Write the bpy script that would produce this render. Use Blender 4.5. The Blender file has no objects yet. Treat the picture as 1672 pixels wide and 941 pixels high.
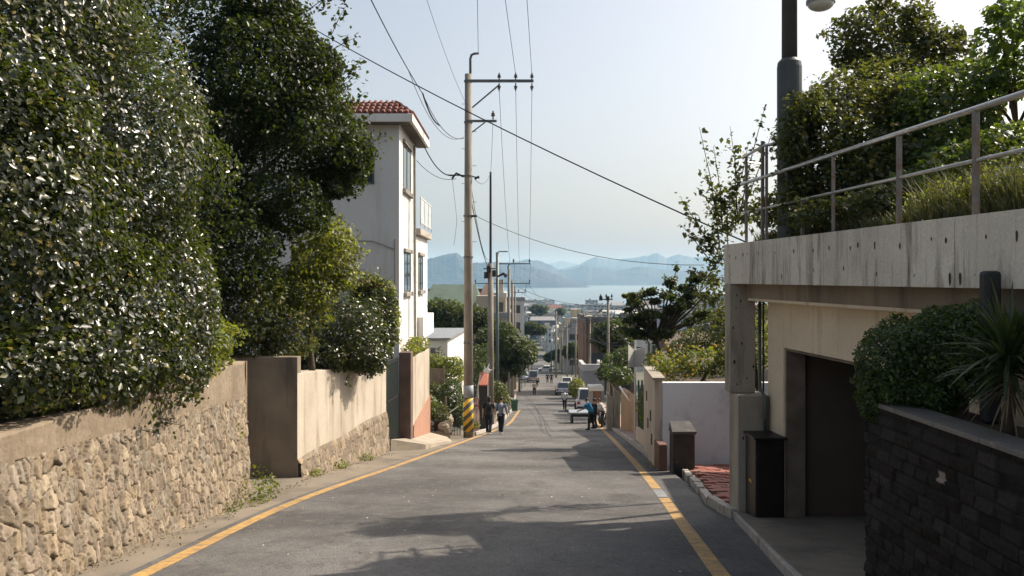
import bpy, bmesh, math, random
import numpy as np
from mathutils import Vector, Matrix
R = math.radians
rng = np.random.default_rng(7)
random.seed(7)
SC = bpy.context.scene
COL = SC.collection

# ------------------------------------------------------------------ camera frame helper: pixel (of the 1672x941 photo) + depth -> metres
F = 1400.0; CX = 836.0; CY = 455.0
def P(px, py, d): return ((px - CX) / F * d, d, (CY - py) / F * d)
def PX(px, d): return (px - CX) / F * d
def PZ(py, d): return (CY - py) / F * d

# ------------------------------------------------------------------ terrain profile
_hy = [-60, -30, 0, 9, 37, 45, 103, 148, 200, 300, 500, 800, 1200, 1620, 1700, 1800]
_hz = [-6.0, -2.2, 1.75, 3.1, 6.85, 8.0, 14.0, 17.8, 22.2, 31.0, 44.0, 52.0, 57.0, 59.3, 62.0, 66.0]
def H(y):
    y = np.asarray(y, float); w = np.clip(np.abs(y) * .06, .6, 20)
    return sum(np.interp(y + k * w, _hy, _hz) for k in (-1, -.5, 0, .5, 1)) / 5
def hz(y): return -float(H(y))
_xl = ([-30, 0, 9, 13.5, 17, 22, 34, 37, 45, 52, 67, 103, 148, 200, 300, 500], [-4.2, -4.0, -3.83, -3.9, -3.65, -3.05, -1.86, -1.6, -.9, -.25, .4, .8, 1.6, 2.6, 5, 12])
_xr = ([-30, 0, 9, 16.7, 24, 35.6, 45, 67, 103, 148, 200, 300, 500], [0, 1.4, 2.18, 2.85, 3.4, 4.17, 4.8, 6.0, 7.1, 8, 9, 11.5, 18])
def XL(y): return sum(np.interp(np.asarray(y, float) + k, *_xl) for k in (-2, -1, 0, 1, 2)) / 5
def XR(y): return sum(np.interp(np.asarray(y, float) + k, *_xr) for k in (-2, -1, 0, 1, 2)) / 5

# ------------------------------------------------------------------ noise
_T = np.random.default_rng(3).random((256, 256))
def vnoise(x, y):
    x = np.asarray(x, float); y = np.asarray(y, float)
    xi = np.floor(x).astype(int); yi = np.floor(y).astype(int)
    fx = x - xi; fy = y - yi; fx = fx * fx * (3 - 2 * fx); fy = fy * fy * (3 - 2 * fy)
    g = lambda a, b: _T[a & 255, b & 255]
    return (g(xi, yi) * (1 - fx) + g(xi + 1, yi) * fx) * (1 - fy) + (g(xi, yi + 1) * (1 - fx) + g(xi + 1, yi + 1) * fx) * fy
def fbm(x, y, o=4):
    s = 0; a = .5; x = np.asarray(x, float); y = np.asarray(y, float)
    for k in range(o): s = s + a * vnoise(x * 2 ** k + 17 * k, y * 2 ** k + 31 * k); a *= .5
    return s

# ------------------------------------------------------------------ materials
MATS = {}
def _new(name):
    m = bpy.data.materials.new(name); m.use_nodes = True
    nt = m.node_tree; b = nt.nodes['Principled BSDF']
    MATS[name] = m
    return m, nt, b
def _coord(nt, scale, stretch=(1, 1, 1)):
    g = nt.nodes.new('ShaderNodeNewGeometry')
    mp = nt.nodes.new('ShaderNodeMapping'); mp.inputs['Scale'].default_value = [scale * s for s in stretch]
    nt.links.new(g.outputs['Position'], mp.inputs['Vector'])
    return mp
def _noise(nt, scale, detail=6, stretch=(1, 1, 1), rough=.55):
    mp = _coord(nt, scale, stretch)
    n = nt.nodes.new('ShaderNodeTexNoise'); n.inputs['Scale'].default_value = 1; n.inputs['Detail'].default_value = detail
    n.inputs['Roughness'].default_value = rough
    nt.links.new(mp.outputs[0], n.inputs['Vector'])
    return n.outputs['Fac']
def _ramp(nt, fac, stops):
    r = nt.nodes.new('ShaderNodeValToRGB')
    e = r.color_ramp.elements
    while len(e) < len(stops): e.new(.5)
    for q, (p, c) in zip(e, stops):
        q.position = p; q.color = (*c, 1) if len(c) == 3 else c
    nt.links.new(fac, r.inputs['Fac'])
    return r.outputs['Color']
def _mix(nt, fac, a, b, mode='MIX'):
    m = nt.nodes.new('ShaderNodeMix'); m.data_type = 'RGBA'; m.blend_type = mode
    for sock, v in ((m.inputs[0], fac), (m.inputs[6], a), (m.inputs[7], b)):
        if hasattr(v, 'is_output'): nt.links.new(v, sock)
        elif isinstance(v, (int, float)): sock.default_value = v
        else: sock.default_value = (*v, 1)
    return m.outputs[2]
def g3(v): return (v, v, v)
def M(name, c1, c2=None, scale=1.5, rough=.85, bump=0., bscale=30, spec=.3, metal=0., stain=None, sscale=1.2, sthr=(.5, .75), streak=True, detail=8, bdist=.01, fine=0.):
    """base colour varied by noise; stain: a weathering colour in patches/streaks; bump: fine relief"""
    if name in MATS: return MATS[name]
    m, nt, b = _new(name)
    c2 = c2 or tuple(x * .8 for x in c1)
    col = _ramp(nt, _noise(nt, scale, detail), [(.3, c1), (.7, c2)])
    if stain:
        f = _ramp(nt, _noise(nt, sscale, 8, (1, 1, .14) if streak else (1, 1, 1), .65), [(sthr[0], g3(0)), (sthr[1], g3(1))])
        col = _mix(nt, f, col, stain)
    if fine:
        col = _mix(nt, 1.0, col, _ramp(nt, _noise(nt, bscale, 3), [(.3, g3(1 - fine)), (.7, g3(1.0))]), 'MULTIPLY')
    nt.links.new(col, b.inputs['Base Color'])
    b.inputs['Roughness'].default_value = rough; b.inputs['Metallic'].default_value = metal
    b.inputs['Specular IOR Level'].default_value = spec
    if bump:
        bp = nt.nodes.new('ShaderNodeBump'); bp.inputs['Strength'].default_value = bump; bp.inputs['Distance'].default_value = bdist
        nt.links.new(_noise(nt, bscale, 4), bp.inputs['Height']); nt.links.new(bp.outputs[0], b.inputs['Normal'])
    return m
def leafmat(name, stops, rough=.4, trans=.3, tcol=(.3, .42, .03), spec=.5):
    if name in MATS: return MATS[name]
    m, nt, b = _new(name)
    g = nt.nodes.new('ShaderNodeNewGeometry')
    col = _ramp(nt, g.outputs['Random Per Island'], stops)
    pn = _ramp(nt, _noise(nt, 1.3, 3), [(.35, g3(.7)), (.65, g3(1.15))])
    col = _mix(nt, 1.0, col, pn, 'MULTIPLY')
    nt.links.new(col, b.inputs['Base Color']); b.inputs['Roughness'].default_value = rough
    b.inputs['Specular IOR Level'].default_value = spec
    t = nt.nodes.new('ShaderNodeBsdfTranslucent')
    tc = _mix(nt, .7, col, tcol); nt.links.new(tc, t.inputs['Color'])
    mx = nt.nodes.new('ShaderNodeMixShader'); mx.inputs[0].default_value = trans
    nt.links.new(b.outputs[0], mx.inputs[1]); nt.links.new(t.outputs[0], mx.inputs[2])
    nt.links.new(mx.outputs[0], nt.nodes['Material Output'].inputs['Surface'])
    return m
def attrmat(name, rough=.9, bump=.4, bscale=60, extra=None, spec=.2):
    """colour from the 'tint' attribute (each stone its own colour) with fine noise"""
    if name in MATS: return MATS[name]
    m, nt, b = _new(name)
    a = nt.nodes.new('ShaderNodeAttribute'); a.attribute_name = 'tint'
    col = _mix(nt, 1.0, a.outputs['Color'], _ramp(nt, _noise(nt, 28, 6), [(.3, g3(.72)), (.7, g3(1.15))]), 'MULTIPLY')
    if extra:
        f = _ramp(nt, _noise(nt, extra[1], 7), [(extra[2], g3(0)), (extra[3], g3(1))])
        col = _mix(nt, f, col, extra[0])
    nt.links.new(col, b.inputs['Base Color']); b.inputs['Roughness'].default_value = rough; b.inputs['Specular IOR Level'].default_value = spec
    bp = nt.nodes.new('ShaderNodeBump'); bp.inputs['Strength'].default_value = bump; bp.inputs['Distance'].default_value = .01
    nt.links.new(_noise(nt, bscale, 5), bp.inputs['Height']); nt.links.new(bp.outputs[0], b.inputs['Normal'])
    return m
def glass(name='window_glass', c=(.04, .05, .06), rough=.06):
    return M(name, c, tuple(x * .7 for x in c), .7, rough=rough, spec=.8)

# ------------------------------------------------------------------ mesh builder
class MB:
    def __init__(s): s.v = []; s.f = []; s.m = []
    def quad(s, a, b, c, d, mi=0):
        n = len(s.v); s.v += [a, b, c, d]; s.f.append((n, n + 1, n + 2, n + 3)); s.m.append(mi); return s
    def hexa(s, p, mi=0):            # p: 8 points, bottom ring 0-3 counter-clockwise seen from above, top ring 4-7
        n = len(s.v); s.v += [tuple(q) for q in p]
        for f in ((3, 2, 1, 0), (4, 5, 6, 7), (0, 1, 5, 4), (1, 2, 6, 5), (2, 3, 7, 6), (3, 0, 4, 7)):
            s.f.append(tuple(n + i for i in f)); s.m.append(mi)
        return s
    def box(s, x0, x1, y0, y1, z0, z1, mi=0):
        return s.hexa([(x0, y0, z0), (x1, y0, z0), (x1, y1, z0), (x0, y1, z0), (x0, y0, z1), (x1, y0, z1), (x1, y1, z1), (x0, y1, z1)], mi)
    def prism(s, poly, z0, z1, mi=0, zf0=None, zf1=None):   # poly: xy counter-clockwise; zf: functions of (x, y)
        n = len(s.v); k = len(poly)
        s.v += [(x, y, zf0(x, y) if zf0 else z0) for x, y in poly] + [(x, y, zf1(x, y) if zf1 else z1) for x, y in poly]
        s.f.append(tuple(n + i for i in reversed(range(k)))); s.m.append(mi)
        s.f.append(tuple(n + k + i for i in range(k))); s.m.append(mi)
        for i in range(k):
            j = (i + 1) % k; s.f.append((n + i, n + j, n + k + j, n + k + i)); s.m.append(mi)
        return s
    def tube(s, pts, rad, n=8, mi=0, cap=True):
        pts = [Vector(p) for p in pts]
        if not hasattr(rad, '__len__'): rad = [rad] * len(pts)
        base = len(s.v); up = Vector((0, 0, 1)); prev = None
        for i, p in enumerate(pts):
            t = (pts[min(i + 1, len(pts) - 1)] - pts[max(i - 1, 0)]).normalized()
            if prev is None:
                a = t.cross(up)
                if a.length < .01: a = t.cross(Vector((1, 0, 0)))
            else: a = prev - t * prev.dot(t)
            a.normalize(); prev = a; b = t.cross(a)
            r = rad[i]; rx, ry = r if hasattr(r, '__len__') else (r, r)
            for k in range(n):
                q = 2 * math.pi * k / n
                s.v.append(tuple(p + a * (math.cos(q) * rx) + b * (math.sin(q) * ry)))
        for i in range(len(pts) - 1):
            for k in range(n):
                j = (k + 1) % n
                s.f.append((base + i * n + k, base + (i + 1) * n + k, base + (i + 1) * n + j, base + i * n + j)); s.m.append(mi)
        if cap:
            s.f.append(tuple(base + k for k in range(n))); s.m.append(mi)
            e = base + (len(pts) - 1) * n
            s.f.append(tuple(e + k for k in reversed(range(n)))); s.m.append(mi)
        return s
    def cyl(s, x, y, z0, z1, r0, r1=None, n=16, mi=0): return s.tube([(x, y, z0), (x, y, z1)], [r0, r0 if r1 is None else r1], n, mi)
    def ball(s, c, r, n=10, mi=0):
        r = r if hasattr(r, '__len__') else (r, r, r); base = len(s.v); m = max(5, n // 2 + 1)
        for i in range(m + 1):
            th = math.pi * (i + (.02 if i == 0 else -.02 if i == m else 0)) / m
            for k in range(n):
                q = 2 * math.pi * k / n
                s.v.append((c[0] + r[0] * math.sin(th) * math.cos(q), c[1] + r[1] * math.sin(th) * math.sin(q), c[2] + r[2] * math.cos(th)))
        for i in range(m):
            for k in range(n):
                j = (k + 1) % n; s.f.append((base + i * n + k, base + (i + 1) * n + k, base + (i + 1) * n + j, base + i * n + j)); s.m.append(mi)
        s.f.append(tuple(base + k for k in range(n))); s.m.append(mi)
        s.f.append(tuple(base + m * n + k for k in reversed(range(n)))); s.m.append(mi)
        return s
    def build(s, name, mats, parent=None, bevel=0, smooth=False, local=False):
        return mk(name, np.array(s.v, float).reshape(-1, 3), s.f, mats, parent, bevel, smooth, s.m, local)
def wloc(o):
    v = Vector((0, 0, 0))
    while o is not None: v += o.location; o = o.parent
    return v
def mk(name, V, Fc, mats, parent=None, bevel=0, smooth=False, mi=None, local=False):
    me = bpy.data.meshes.new(name)
    if parent is not None:
        off = np.zeros(3) if local else np.array(wloc(parent))
    elif local: off = np.zeros(3)
    else:
        lo, hi = V.min(0), V.max(0); off = np.array([(lo[0] + hi[0]) / 2, (lo[1] + hi[1]) / 2, lo[2]])
    W = V - off
    if isinstance(Fc, np.ndarray):
        k = Fc.shape[1]; me.vertices.add(len(W)); me.vertices.foreach_set('co', W.astype(np.float32).ravel())
        me.loops.add(Fc.size); me.loops.foreach_set('vertex_index', Fc.astype(np.int32).ravel())
        me.polygons.add(len(Fc)); me.polygons.foreach_set('loop_start', np.arange(0, Fc.size, k, dtype=np.int32))
        me.polygons.foreach_set('loop_total', np.full(len(Fc), k, np.int32)); me.update(calc_edges=True)
    else:
        me.from_pydata([tuple(x) for x in W], [], Fc); me.update()
    for m in (mats if isinstance(mats, (list, tuple)) else [mats]): me.materials.append(m)
    if mi is not None and max(mi) > 0: me.polygons.foreach_set('material_index', np.array(mi, np.int32))
    if smooth: me.polygons.foreach_set('use_smooth', np.ones(len(me.polygons), bool))
    o = bpy.data.objects.new(name, me); COL.objects.link(o)
    if parent is None: o.location = off if not local else (0, 0, 0)
    else: o.parent = parent
    if bevel:
        b = o.modifiers.new('bevel', 'BEVEL'); b.width = bevel; b.segments = 2; b.limit_method = 'ANGLE'; b.angle_limit = R(40)
    return o
def tag(o, label, cat, group=None, kind=None):
    o['label'] = label; o['category'] = cat
    if group: o['group'] = group
    if kind: o['kind'] = kind
    return o
def struct(o, label=None):
    o['kind'] = 'structure'
    if label: o['label'] = label
    return o
def thing(name, loc, label, cat, group=None, rz=0):
    o = bpy.data.objects.new(name, None); COL.objects.link(o); o.location = loc; o.rotation_euler = (0, 0, rz)
    o.empty_display_size = .2
    return tag(o, label, cat, group)
def copy_tree(o, parent=None, loc=None, rz=None, label=None, scale=None):
    c = o.copy(); COL.objects.link(c); c.parent = parent
    if loc is not None: c.location = loc
    if rz is not None: c.rotation_euler = (0, 0, rz)
    if scale: c.scale = (scale,) * 3
    if label: c['label'] = label
    for ch in list(o.children): copy_tree(ch, c)
    return c

# ------------------------------------------------------------------ foliage
def leaf_mesh(C, N, size, rg, droop=.3, aspect=.66, fold=.13):
    """C centres, N leaf normals -> folded diamond leaves, two triangles each"""
    n = len(C)
    N = N / (np.linalg.norm(N, axis=1, keepdims=True) + 1e-9)
    r = rg.normal(size=(n, 3)); r[:, 2] -= droop
    a = r - N * (r * N).sum(1, keepdims=True); a /= (np.linalg.norm(a, axis=1, keepdims=True) + 1e-9)
    b = np.cross(N, a)
    L = (size * rg.uniform(.5, 1.45, n))[:, None]
    w = L * aspect
    base = C - a * L * .5; tip = C + a * L * .5 - N * L * .08
    l = C + b * w * .5 + N * w * fold - a * L * .05; rr = C - b * w * .5 + N * w * fold - a * L * .05
    V = np.stack([base, l, tip, rr], 1).reshape(-1, 3)
    i = np.arange(n)[:, None] * 4
    Fc = np.concatenate([np.concatenate([i, i + 2, i + 1], 1), np.concatenate([i, i + 3, i + 2], 1)], 0)
    return V, Fc
def cloud(blobs, size, dens, seed, lump=.16, nl=26, depth=.3, upw=.6, zmin=None, gaps=0., inner=.18, wob=.55, back=None, aspect=.66, fold=.13, lumpw=.45):
    """leaf positions over the blobs' lumpy surfaces; dens = leaves per square metre"""
    rg = np.random.default_rng(seed); CC = []; NN = []
    for (c, r) in blobs:
        c = np.array(c, float); r = np.array(r if hasattr(r, '__len__') else (r, r, r), float)
        area = 4 * math.pi * ((r[0] * r[1]) ** 1.6 / 3 + (r[0] * r[2]) ** 1.6 / 3 + (r[1] * r[2]) ** 1.6 / 3) ** (1 / 1.6)
        n = int(area * dens)
        u = rg.normal(size=(n, 3)); u /= np.linalg.norm(u, axis=1, keepdims=True)
        k = rg.normal(size=(nl, 3)); k /= np.linalg.norm(k, axis=1, keepdims=True)
        amp = rg.uniform(.3, 1, nl)
        q = (np.exp(-(1 - u @ k.T) / (lumpw ** 2 / 2)) * amp).max(1)
        dd = np.minimum(np.abs(rg.normal(0, depth * .5, n)), .9)
        dd = np.where(rg.random(n) < inner, rg.uniform(0, .75, n), dd)
        rad = (1 - lump + 2 * lump * q) * (1 - dd) + rg.normal(0, .012, n)
        p = c + u * r * rad[:, None]
        nn = u / r; nn /= np.linalg.norm(nn, axis=1, keepdims=True)
        keep = np.ones(n, bool)
        if gaps:
            s = 2.2 / r.mean()
            g = fbm(p[:, 0] * s + p[:, 1] * .7 * s + seed, p[:, 2] * s + p[:, 1] * .5 * s)
            keep &= g > gaps
        if zmin is not None: keep &= p[:, 2] > zmin
        if back is not None:       # thin out what faces away from the street
            keep &= (nn @ np.array(back[0]) > back[1]) | (rg.random(n) < .25)
        CC.append(p[keep]); NN.append(nn[keep])
    C = np.concatenate(CC); N = np.concatenate(NN)
    N = N * (1 - upw) + np.array([0, 0, upw]) + rg.normal(0, wob, N.shape)
    return leaf_mesh(C, N, size, rg, aspect=aspect, fold=fold)
def limbs(mb, base, tips, r0, seed=0, fork=.45, n=7):
    rg = random.Random(seed); b = Vector(base)
    top = sum((Vector(t) for t in tips), Vector()) / len(tips)
    f = b.lerp(top, fork); f += Vector((rg.uniform(-.1, .1), rg.uniform(-.1, .1), 0)) * (top - b).length
    mid = b.lerp(f, .5) + Vector((rg.uniform(-.04, .04), rg.uniform(-.04, .04), 0)) * (top - b).length
    mb.tube([b - Vector((0, 0, .2)), b, mid, f], [r0 * 1.35, r0, r0 * .85, r0 * .7], n + 2)
    for t in tips:
        t = Vector(t); m = f.lerp(t, .5) + Vector((rg.uniform(-.1, .1), rg.uniform(-.1, .1), rg.uniform(0, .12))) * (t - f).length
        mb.tube([f - (m - f) * .1, f.lerp(m, .5), m, t], [r0 * .6, r0 * .45, r0 * .33, r0 * .12], n)
    return mb
def plant(name, label, cat, base, blobs, size, dens, mat, seed, trunk=.08, bark=None, group=None, partn=('trunk', 'crown'), fork=.45, **kw):
    root = thing(name, base, label, cat, group)
    V, Fc = cloud(blobs, size, dens, seed, **kw)
    mk(partn[1], V, Fc, mat, root)
    mb = limbs(MB(), base, [b[0] for b in blobs], trunk, seed, fork)
    mb.build(partn[0], bark or BARK, root, smooth=True)
    return root
# ================================================================== WORLD, SUN, CAMERA
SUN_EL = 42.0
SUN_AZ = 63.0          # degrees right of straight ahead
w = bpy.data.worlds.new("World"); SC.world = w; w.use_nodes = True
nt = w.node_tree; bg = nt.nodes['Background']
sky = nt.nodes.new('ShaderNodeTexSky'); sky.sky_type = 'NISHITA'; sky.sun_disc = False
sky.sun_elevation = R(SUN_EL); sky.sun_rotation = R(SUN_AZ)
sky.altitude = 60; sky.air_density = 1.0; sky.dust_density = 4.5; sky.ozone_density = .6
hs = nt.nodes.new('ShaderNodeHueSaturation'); hs.inputs['Saturation'].default_value = .60
nt.links.new(sky.outputs[0], hs.inputs['Color']); nt.links.new(hs.outputs[0], bg.inputs['Color']); bg.inputs['Strength'].default_value = .134
sun = bpy.data.lights.new('sun', 'SUN'); sun.energy = 5.0; sun.angle = R(.53); sun.color = (1, .89, .75)
so = bpy.data.objects.new('sun', sun); COL.objects.link(so)
sd = Vector((math.sin(R(SUN_AZ)) * math.cos(R(SUN_EL)), math.cos(R(SUN_AZ)) * math.cos(R(SUN_EL)), math.sin(R(SUN_EL))))
so.rotation_euler = sd.to_track_quat('Z', 'Y').to_euler(); so.location = (30, 20, 40)
cam = bpy.data.cameras.new('camera'); co = bpy.data.objects.new('camera', cam); COL.objects.link(co)
cam.sensor_width = 36; cam.lens = F / 1672 * 36; cam.clip_start = .1; cam.clip_end = 60000
cam.shift_y = -(470.5 - CY) / 1672
co.location = (0, 0, 0); co.rotation_euler = (R(90), 0, 0); SC.camera = co
SC.view_settings.view_transform = 'Standard'; SC.view_settings.look = 'None'; SC.view_settings.exposure = 0.42; SC.view_settings.gamma = 1
SC.cycles.max_bounces = 8; SC.cycles.transparent_max_bounces = 8; SC.cycles.volume_bounces = 1
SC.cycles.use_denoising = True
SC.cycles.sample_clamp_indirect = 6

# ================================================================== COMMON MATERIALS
BARK = M('bark', (.09, .07, .05), (.05, .04, .03), 6, bump=.6, bscale=25)
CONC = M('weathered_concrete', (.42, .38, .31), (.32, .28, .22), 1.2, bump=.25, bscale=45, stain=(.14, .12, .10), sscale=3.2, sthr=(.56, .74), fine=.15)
CONC_DK = M('dark_concrete', (.30, .245, .18), (.19, .155, .115), 1.4, bump=.3, bscale=30, stain=(.07, .06, .05), sscale=2.0, sthr=(.5, .75))  # darker, browner concrete than the weathered mix above
CONC_FLOOR = M('floor_concrete', (.27, .23, .18), (.19, .16, .125), .9, bump=.3, bscale=60, stain=(.10, .09, .075), sscale=1.0, sthr=(.5, .72), streak=False, fine=.25)
PLASTER = M('cream_plaster', (.50, .45, .37), (.38, .33, .26), .8, bump=.4, bscale=14, stain=(.24, .18, .12), sscale=2.2, sthr=(.50, .72), fine=.1)
WHITEW = M('white_painted_render', (.74, .72, .68), (.66, .64, .60), .8, bump=.12, bscale=25, stain=(.42, .38, .32), sscale=1.8, sthr=(.6, .85))
STEEL = M('rail_steel', (.55, .54, .52), (.42, .41, .39), 9, rough=.3, metal=.85, stain=(.25, .17, .11), sscale=9, sthr=(.64, .76), streak=False)
RUSTPOST = M('weathered_post', (.26, .24, .215), (.18, .155, .135), 8, rough=.6, metal=.3, bump=.2, stain=(.20, .10, .05), sscale=7, sthr=(.5, .7), streak=False)
POLEC = M('pole_concrete', (.30, .27, .225), (.22, .195, .16), 1.5, bump=.15, bscale=50, stain=(.13, .11, .09), sscale=2.5, sthr=(.5, .75), fine=.15)
DKMETAL = M('dark_metal', (.035, .035, .035), (.02, .02, .02), 5, rough=.5, metal=.3)
GRMETAL = M('grey_green_metal', (.12, .145, .135), (.08, .10, .09), 5, rough=.5, metal=.4)
WIREM = M('black_cable', (.025, .025, .027), (.02, .02, .02), 5, rough=.6)
YEL = M('yellow_paint', (.72, .42, .07), (.60, .34, .06), 2, rough=.7)
SOIL = M('soil', (.10, .075, .05), (.06, .045, .03), 2, bump=.8, bscale=12)
GLASS = glass()

# asphalt
m, nt, b = _new('asphalt')
c = _ramp(nt, _noise(nt, .35, 6), [(.36, (.085, .082, .079)), (.64, (.155, .150, .144))])
c = _mix(nt, 1.0, c, _ramp(nt, _noise(nt, 55, 5, rough=.7), [(.36, g3(.5)), (.64, g3(1.5))]), 'MULTIPLY')
c = _mix(nt, _ramp(nt, _noise(nt, 1.4, 9, (1, .5, 1), .7), [(.52, g3(0)), (.66, g3(.55))]), c, (.055, .053, .051))
c = _mix(nt, _ramp(nt, _noise(nt, 4.5, 6), [(.56, g3(0)), (.68, g3(.4))]), c, (.20, .18, .155))
vo = nt.nodes.new('ShaderNodeTexVoronoi'); vo.feature = 'F1'; mp = _coord(nt, 5.5); nt.links.new(mp.outputs[0], vo.inputs['Vector'])
c = _mix(nt, _ramp(nt, vo.outputs['Distance'], [(.035, g3(.8)), (.06, g3(0))]), c, (.38, .35, .30))
vc = nt.nodes.new('ShaderNodeTexVoronoi'); vc.feature = 'DISTANCE_TO_EDGE'; mp = _coord(nt, .33); 
nz = nt.nodes.new('ShaderNodeTexNoise'); nz.inputs['Scale'].default_value = 1.8; nz.inputs['Detail'].default_value = 6
gg = nt.nodes.new('ShaderNodeNewGeometry'); nt.links.new(gg.outputs['Position'], nz.inputs['Vector'])
add = nt.nodes.new('ShaderNodeVectorMath'); add.operation = 'ADD'; nt.links.new(mp.outputs[0], add.inputs[0]); nt.links.new(nz.outputs['Color'], add.inputs[1]); nt.links.new(add.outputs[0], vc.inputs['Vector'])
c = _mix(nt, _ramp(nt, vc.outputs['Distance'], [(.003, g3(.85)), (.010, g3(0))]), c, (.02, .019, .018))
nt.links.new(c, b.inputs['Base Color']); b.inputs['Roughness'].default_value = .85; b.inputs['Specular IOR Level'].default_value = .18
bp = nt.nodes.new('ShaderNodeBump'); bp.inputs['Strength'].default_value = .5; bp.inputs['Distance'].default_value = .006
nt.links.new(_noise(nt, 110, 3), bp.inputs['Height']); nt.links.new(bp.outputs[0], b.inputs['Normal'])
ASPH = m
# worn yellow line
m, nt, b = _new('worn_yellow_line')
wear = _ramp(nt, _noise(nt, 7, 9, rough=.8), [(.44, g3(0)), (.62, g3(1))])
c = _mix(nt, wear, _ramp(nt, _noise(nt, 2.2, 5), [(.35, (.56, .33, .09)), (.65, (.42, .25, .08))]), (.20, .155, .10))
c = _mix(nt, 1.0, c, _ramp(nt, _noise(nt, 70, 2), [(.3, g3(.7)), (.7, g3(1.15))]), 'MULTIPLY')
nt.links.new(c, b.inputs['Base Color']); b.inputs['Roughness'].default_value = .75
bp = nt.nodes.new('ShaderNodeBump'); bp.inputs['Strength'].default_value = .4; bp.inputs['Distance'].default_value = .005
nt.links.new(_noise(nt, 110, 3), bp.inputs['Height']); nt.links.new(bp.outputs[0], b.inputs['Normal'])
YLINE = m
PATCH = M('grey_patch_paint', (.26, .28, .29), (.18, .19, .20), 6, bump=.3, bscale=110)
HOUSEW = M('house_plaster', (.68, .67, .64), (.60, .59, .56), .5, bump=.12, bscale=14, stain=(.46, .44, .40), sscale=1.1, sthr=(.52, .78), fine=.06)
TILE = M('red_roof_tile', (.20, .075, .055), (.12, .045, .035), 5, rough=.7, bump=.3, bscale=20)
STONEM = attrmat('rubble_stone', extra=((.30, .26, .09), 1.4, .66, .80))
SLATEM = attrmat('dark_split_stone', rough=.8, bump=.5, bscale=70, spec=.15)

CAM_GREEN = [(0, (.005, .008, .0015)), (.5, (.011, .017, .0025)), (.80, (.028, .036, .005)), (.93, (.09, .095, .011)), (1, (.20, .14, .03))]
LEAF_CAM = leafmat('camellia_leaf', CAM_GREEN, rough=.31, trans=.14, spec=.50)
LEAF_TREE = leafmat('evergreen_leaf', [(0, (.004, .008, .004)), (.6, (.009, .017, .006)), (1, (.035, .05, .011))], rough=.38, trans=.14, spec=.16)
LEAF_YG = leafmat('yellow_green_leaf', [(0, (.02, .035, .008)), (.5, (.055, .075, .012)), (1, (.19, .19, .025))], rough=.45, trans=.36, tcol=(.5, .55, .04))
LEAF_MIX = leafmat('mixed_leaf', [(0, (.010, .024, .008)), (.6, (.025, .045, .012)), (.88, (.06, .075, .016)), (1, (.20, .13, .03))], rough=.5, trans=.27, tcol=(.32, .36, .04))
LEAF_GARD = leafmat('garden_leaf', [(0, (.02, .04, .012)), (.5, (.05, .08, .018)), (.9, (.13, .15, .02)), (1, (.35, .28, .03))], rough=.5, trans=.38, tcol=(.42, .48, .04))
LEAF_DARK = leafmat('dark_round_leaf', [(0, (.007, .014, .006)), (.6, (.016, .034, .010)), (1, (.045, .075, .016))], rough=.5, trans=.2)
LEAF_PINE = leafmat('pine_leaf', [(0, (.009, .018, .008)), (.6, (.022, .036, .012)), (1, (.07, .07, .018))], rough=.55, trans=.2)
BLADE = leafmat('sword_leaf', [(0, (.008, .020, .011)), (.7, (.016, .036, .016)), (1, (.05, .07, .02))], rough=.45, trans=.12)
GRASSM = leafmat('grass_blade', [(0, (.018, .030, .009)), (.5, (.035, .048, .012)), (.85, (.085, .085, .024)), (1, (.20, .15, .06))], rough=.6, trans=.18, tcol=(.25, .27, .05))

# ================================================================== GROUND, ROAD, SEA, HILLS
ys = np.concatenate([np.arange(-40, 60, 1.0), np.geomspace(60, 1760, 130)])
xs = np.concatenate([-np.geomspace(2400, 30, 26), np.arange(-26, 27, 2.0), np.geomspace(30, 2400, 26)])
X, Y = np.meshgrid(xs, ys)
lat = np.maximum(np.abs(X - (XL(Y) + XR(Y)) / 2) - 12, 0)
Zg = -H(Y) - .10 + np.minimum(lat * .05, 10) * np.clip(Y / 60, 0, 1) * np.clip((1500 - Y) / 900, 0, 1) + (fbm(X * .03, Y * .03) - .5) * np.clip(lat / 60, 0, 4)
V = np.stack([X, Y, Zg], -1).reshape(-1, 3)
nx = len(xs); ii = (np.arange(len(ys) - 1)[:, None] * nx + np.arange(nx - 1)[None]).ravel()
Fg = np.stack([ii, ii + 1, ii + nx + 1, ii + nx], 1)
GROUND = M('ground_earth', (.13, .12, .10), (.07, .085, .045), .06, bump=.5, bscale=3)
struct(mk('ground', V, Fg, GROUND))
def ribbon(name, xl, xr, ya, yb, dz, mat, step=.5, n=1, rough=0):
    y = np.arange(ya, yb + step * .5, step) if yb < 150 else np.concatenate([np.arange(ya, 100, step), np.geomspace(100, yb, 60)])
    y = y[y <= yb + 1e-6]
    a = xl(y); b = xr(y); cols = [a + (b - a) * k / n for k in range(n + 1)]
    X = np.stack(cols, 1); Yy = np.repeat(y[:, None], n + 1, 1); Z = -H(Yy) + dz + rough * (fbm(X * .5, Yy * .5) - .5)
    V = np.stack([X, Yy, Z], -1).reshape(-1, 3); k = n + 1
    ii = (np.arange(len(y) - 1)[:, None] * k + np.arange(n)[None]).ravel()
    return mk(name, V, np.stack([ii, ii + 1, ii + k + 1, ii + k], 1), mat)
struct(ribbon('road', lambda y: XL(y) - .22, lambda y: XR(y) + np.where(y < 13, .95, np.interp(y, [13, 18, 30], [.9, .75, .5])), -30, 520, 0, ASPH, n=8))
struct(ribbon('pavement', lambda y: np.interp(y, [0, 15.5, 16, 19.4, 28, 37, 50, 200], [-5.2, -5.2, -7.5, -7.5, -4.6, -3.4, -2.6, -6]), lambda y: XL(y) - .20, -10, 200, -.012, CONC_FLOOR, n=6, rough=0))
lw = .095
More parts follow.
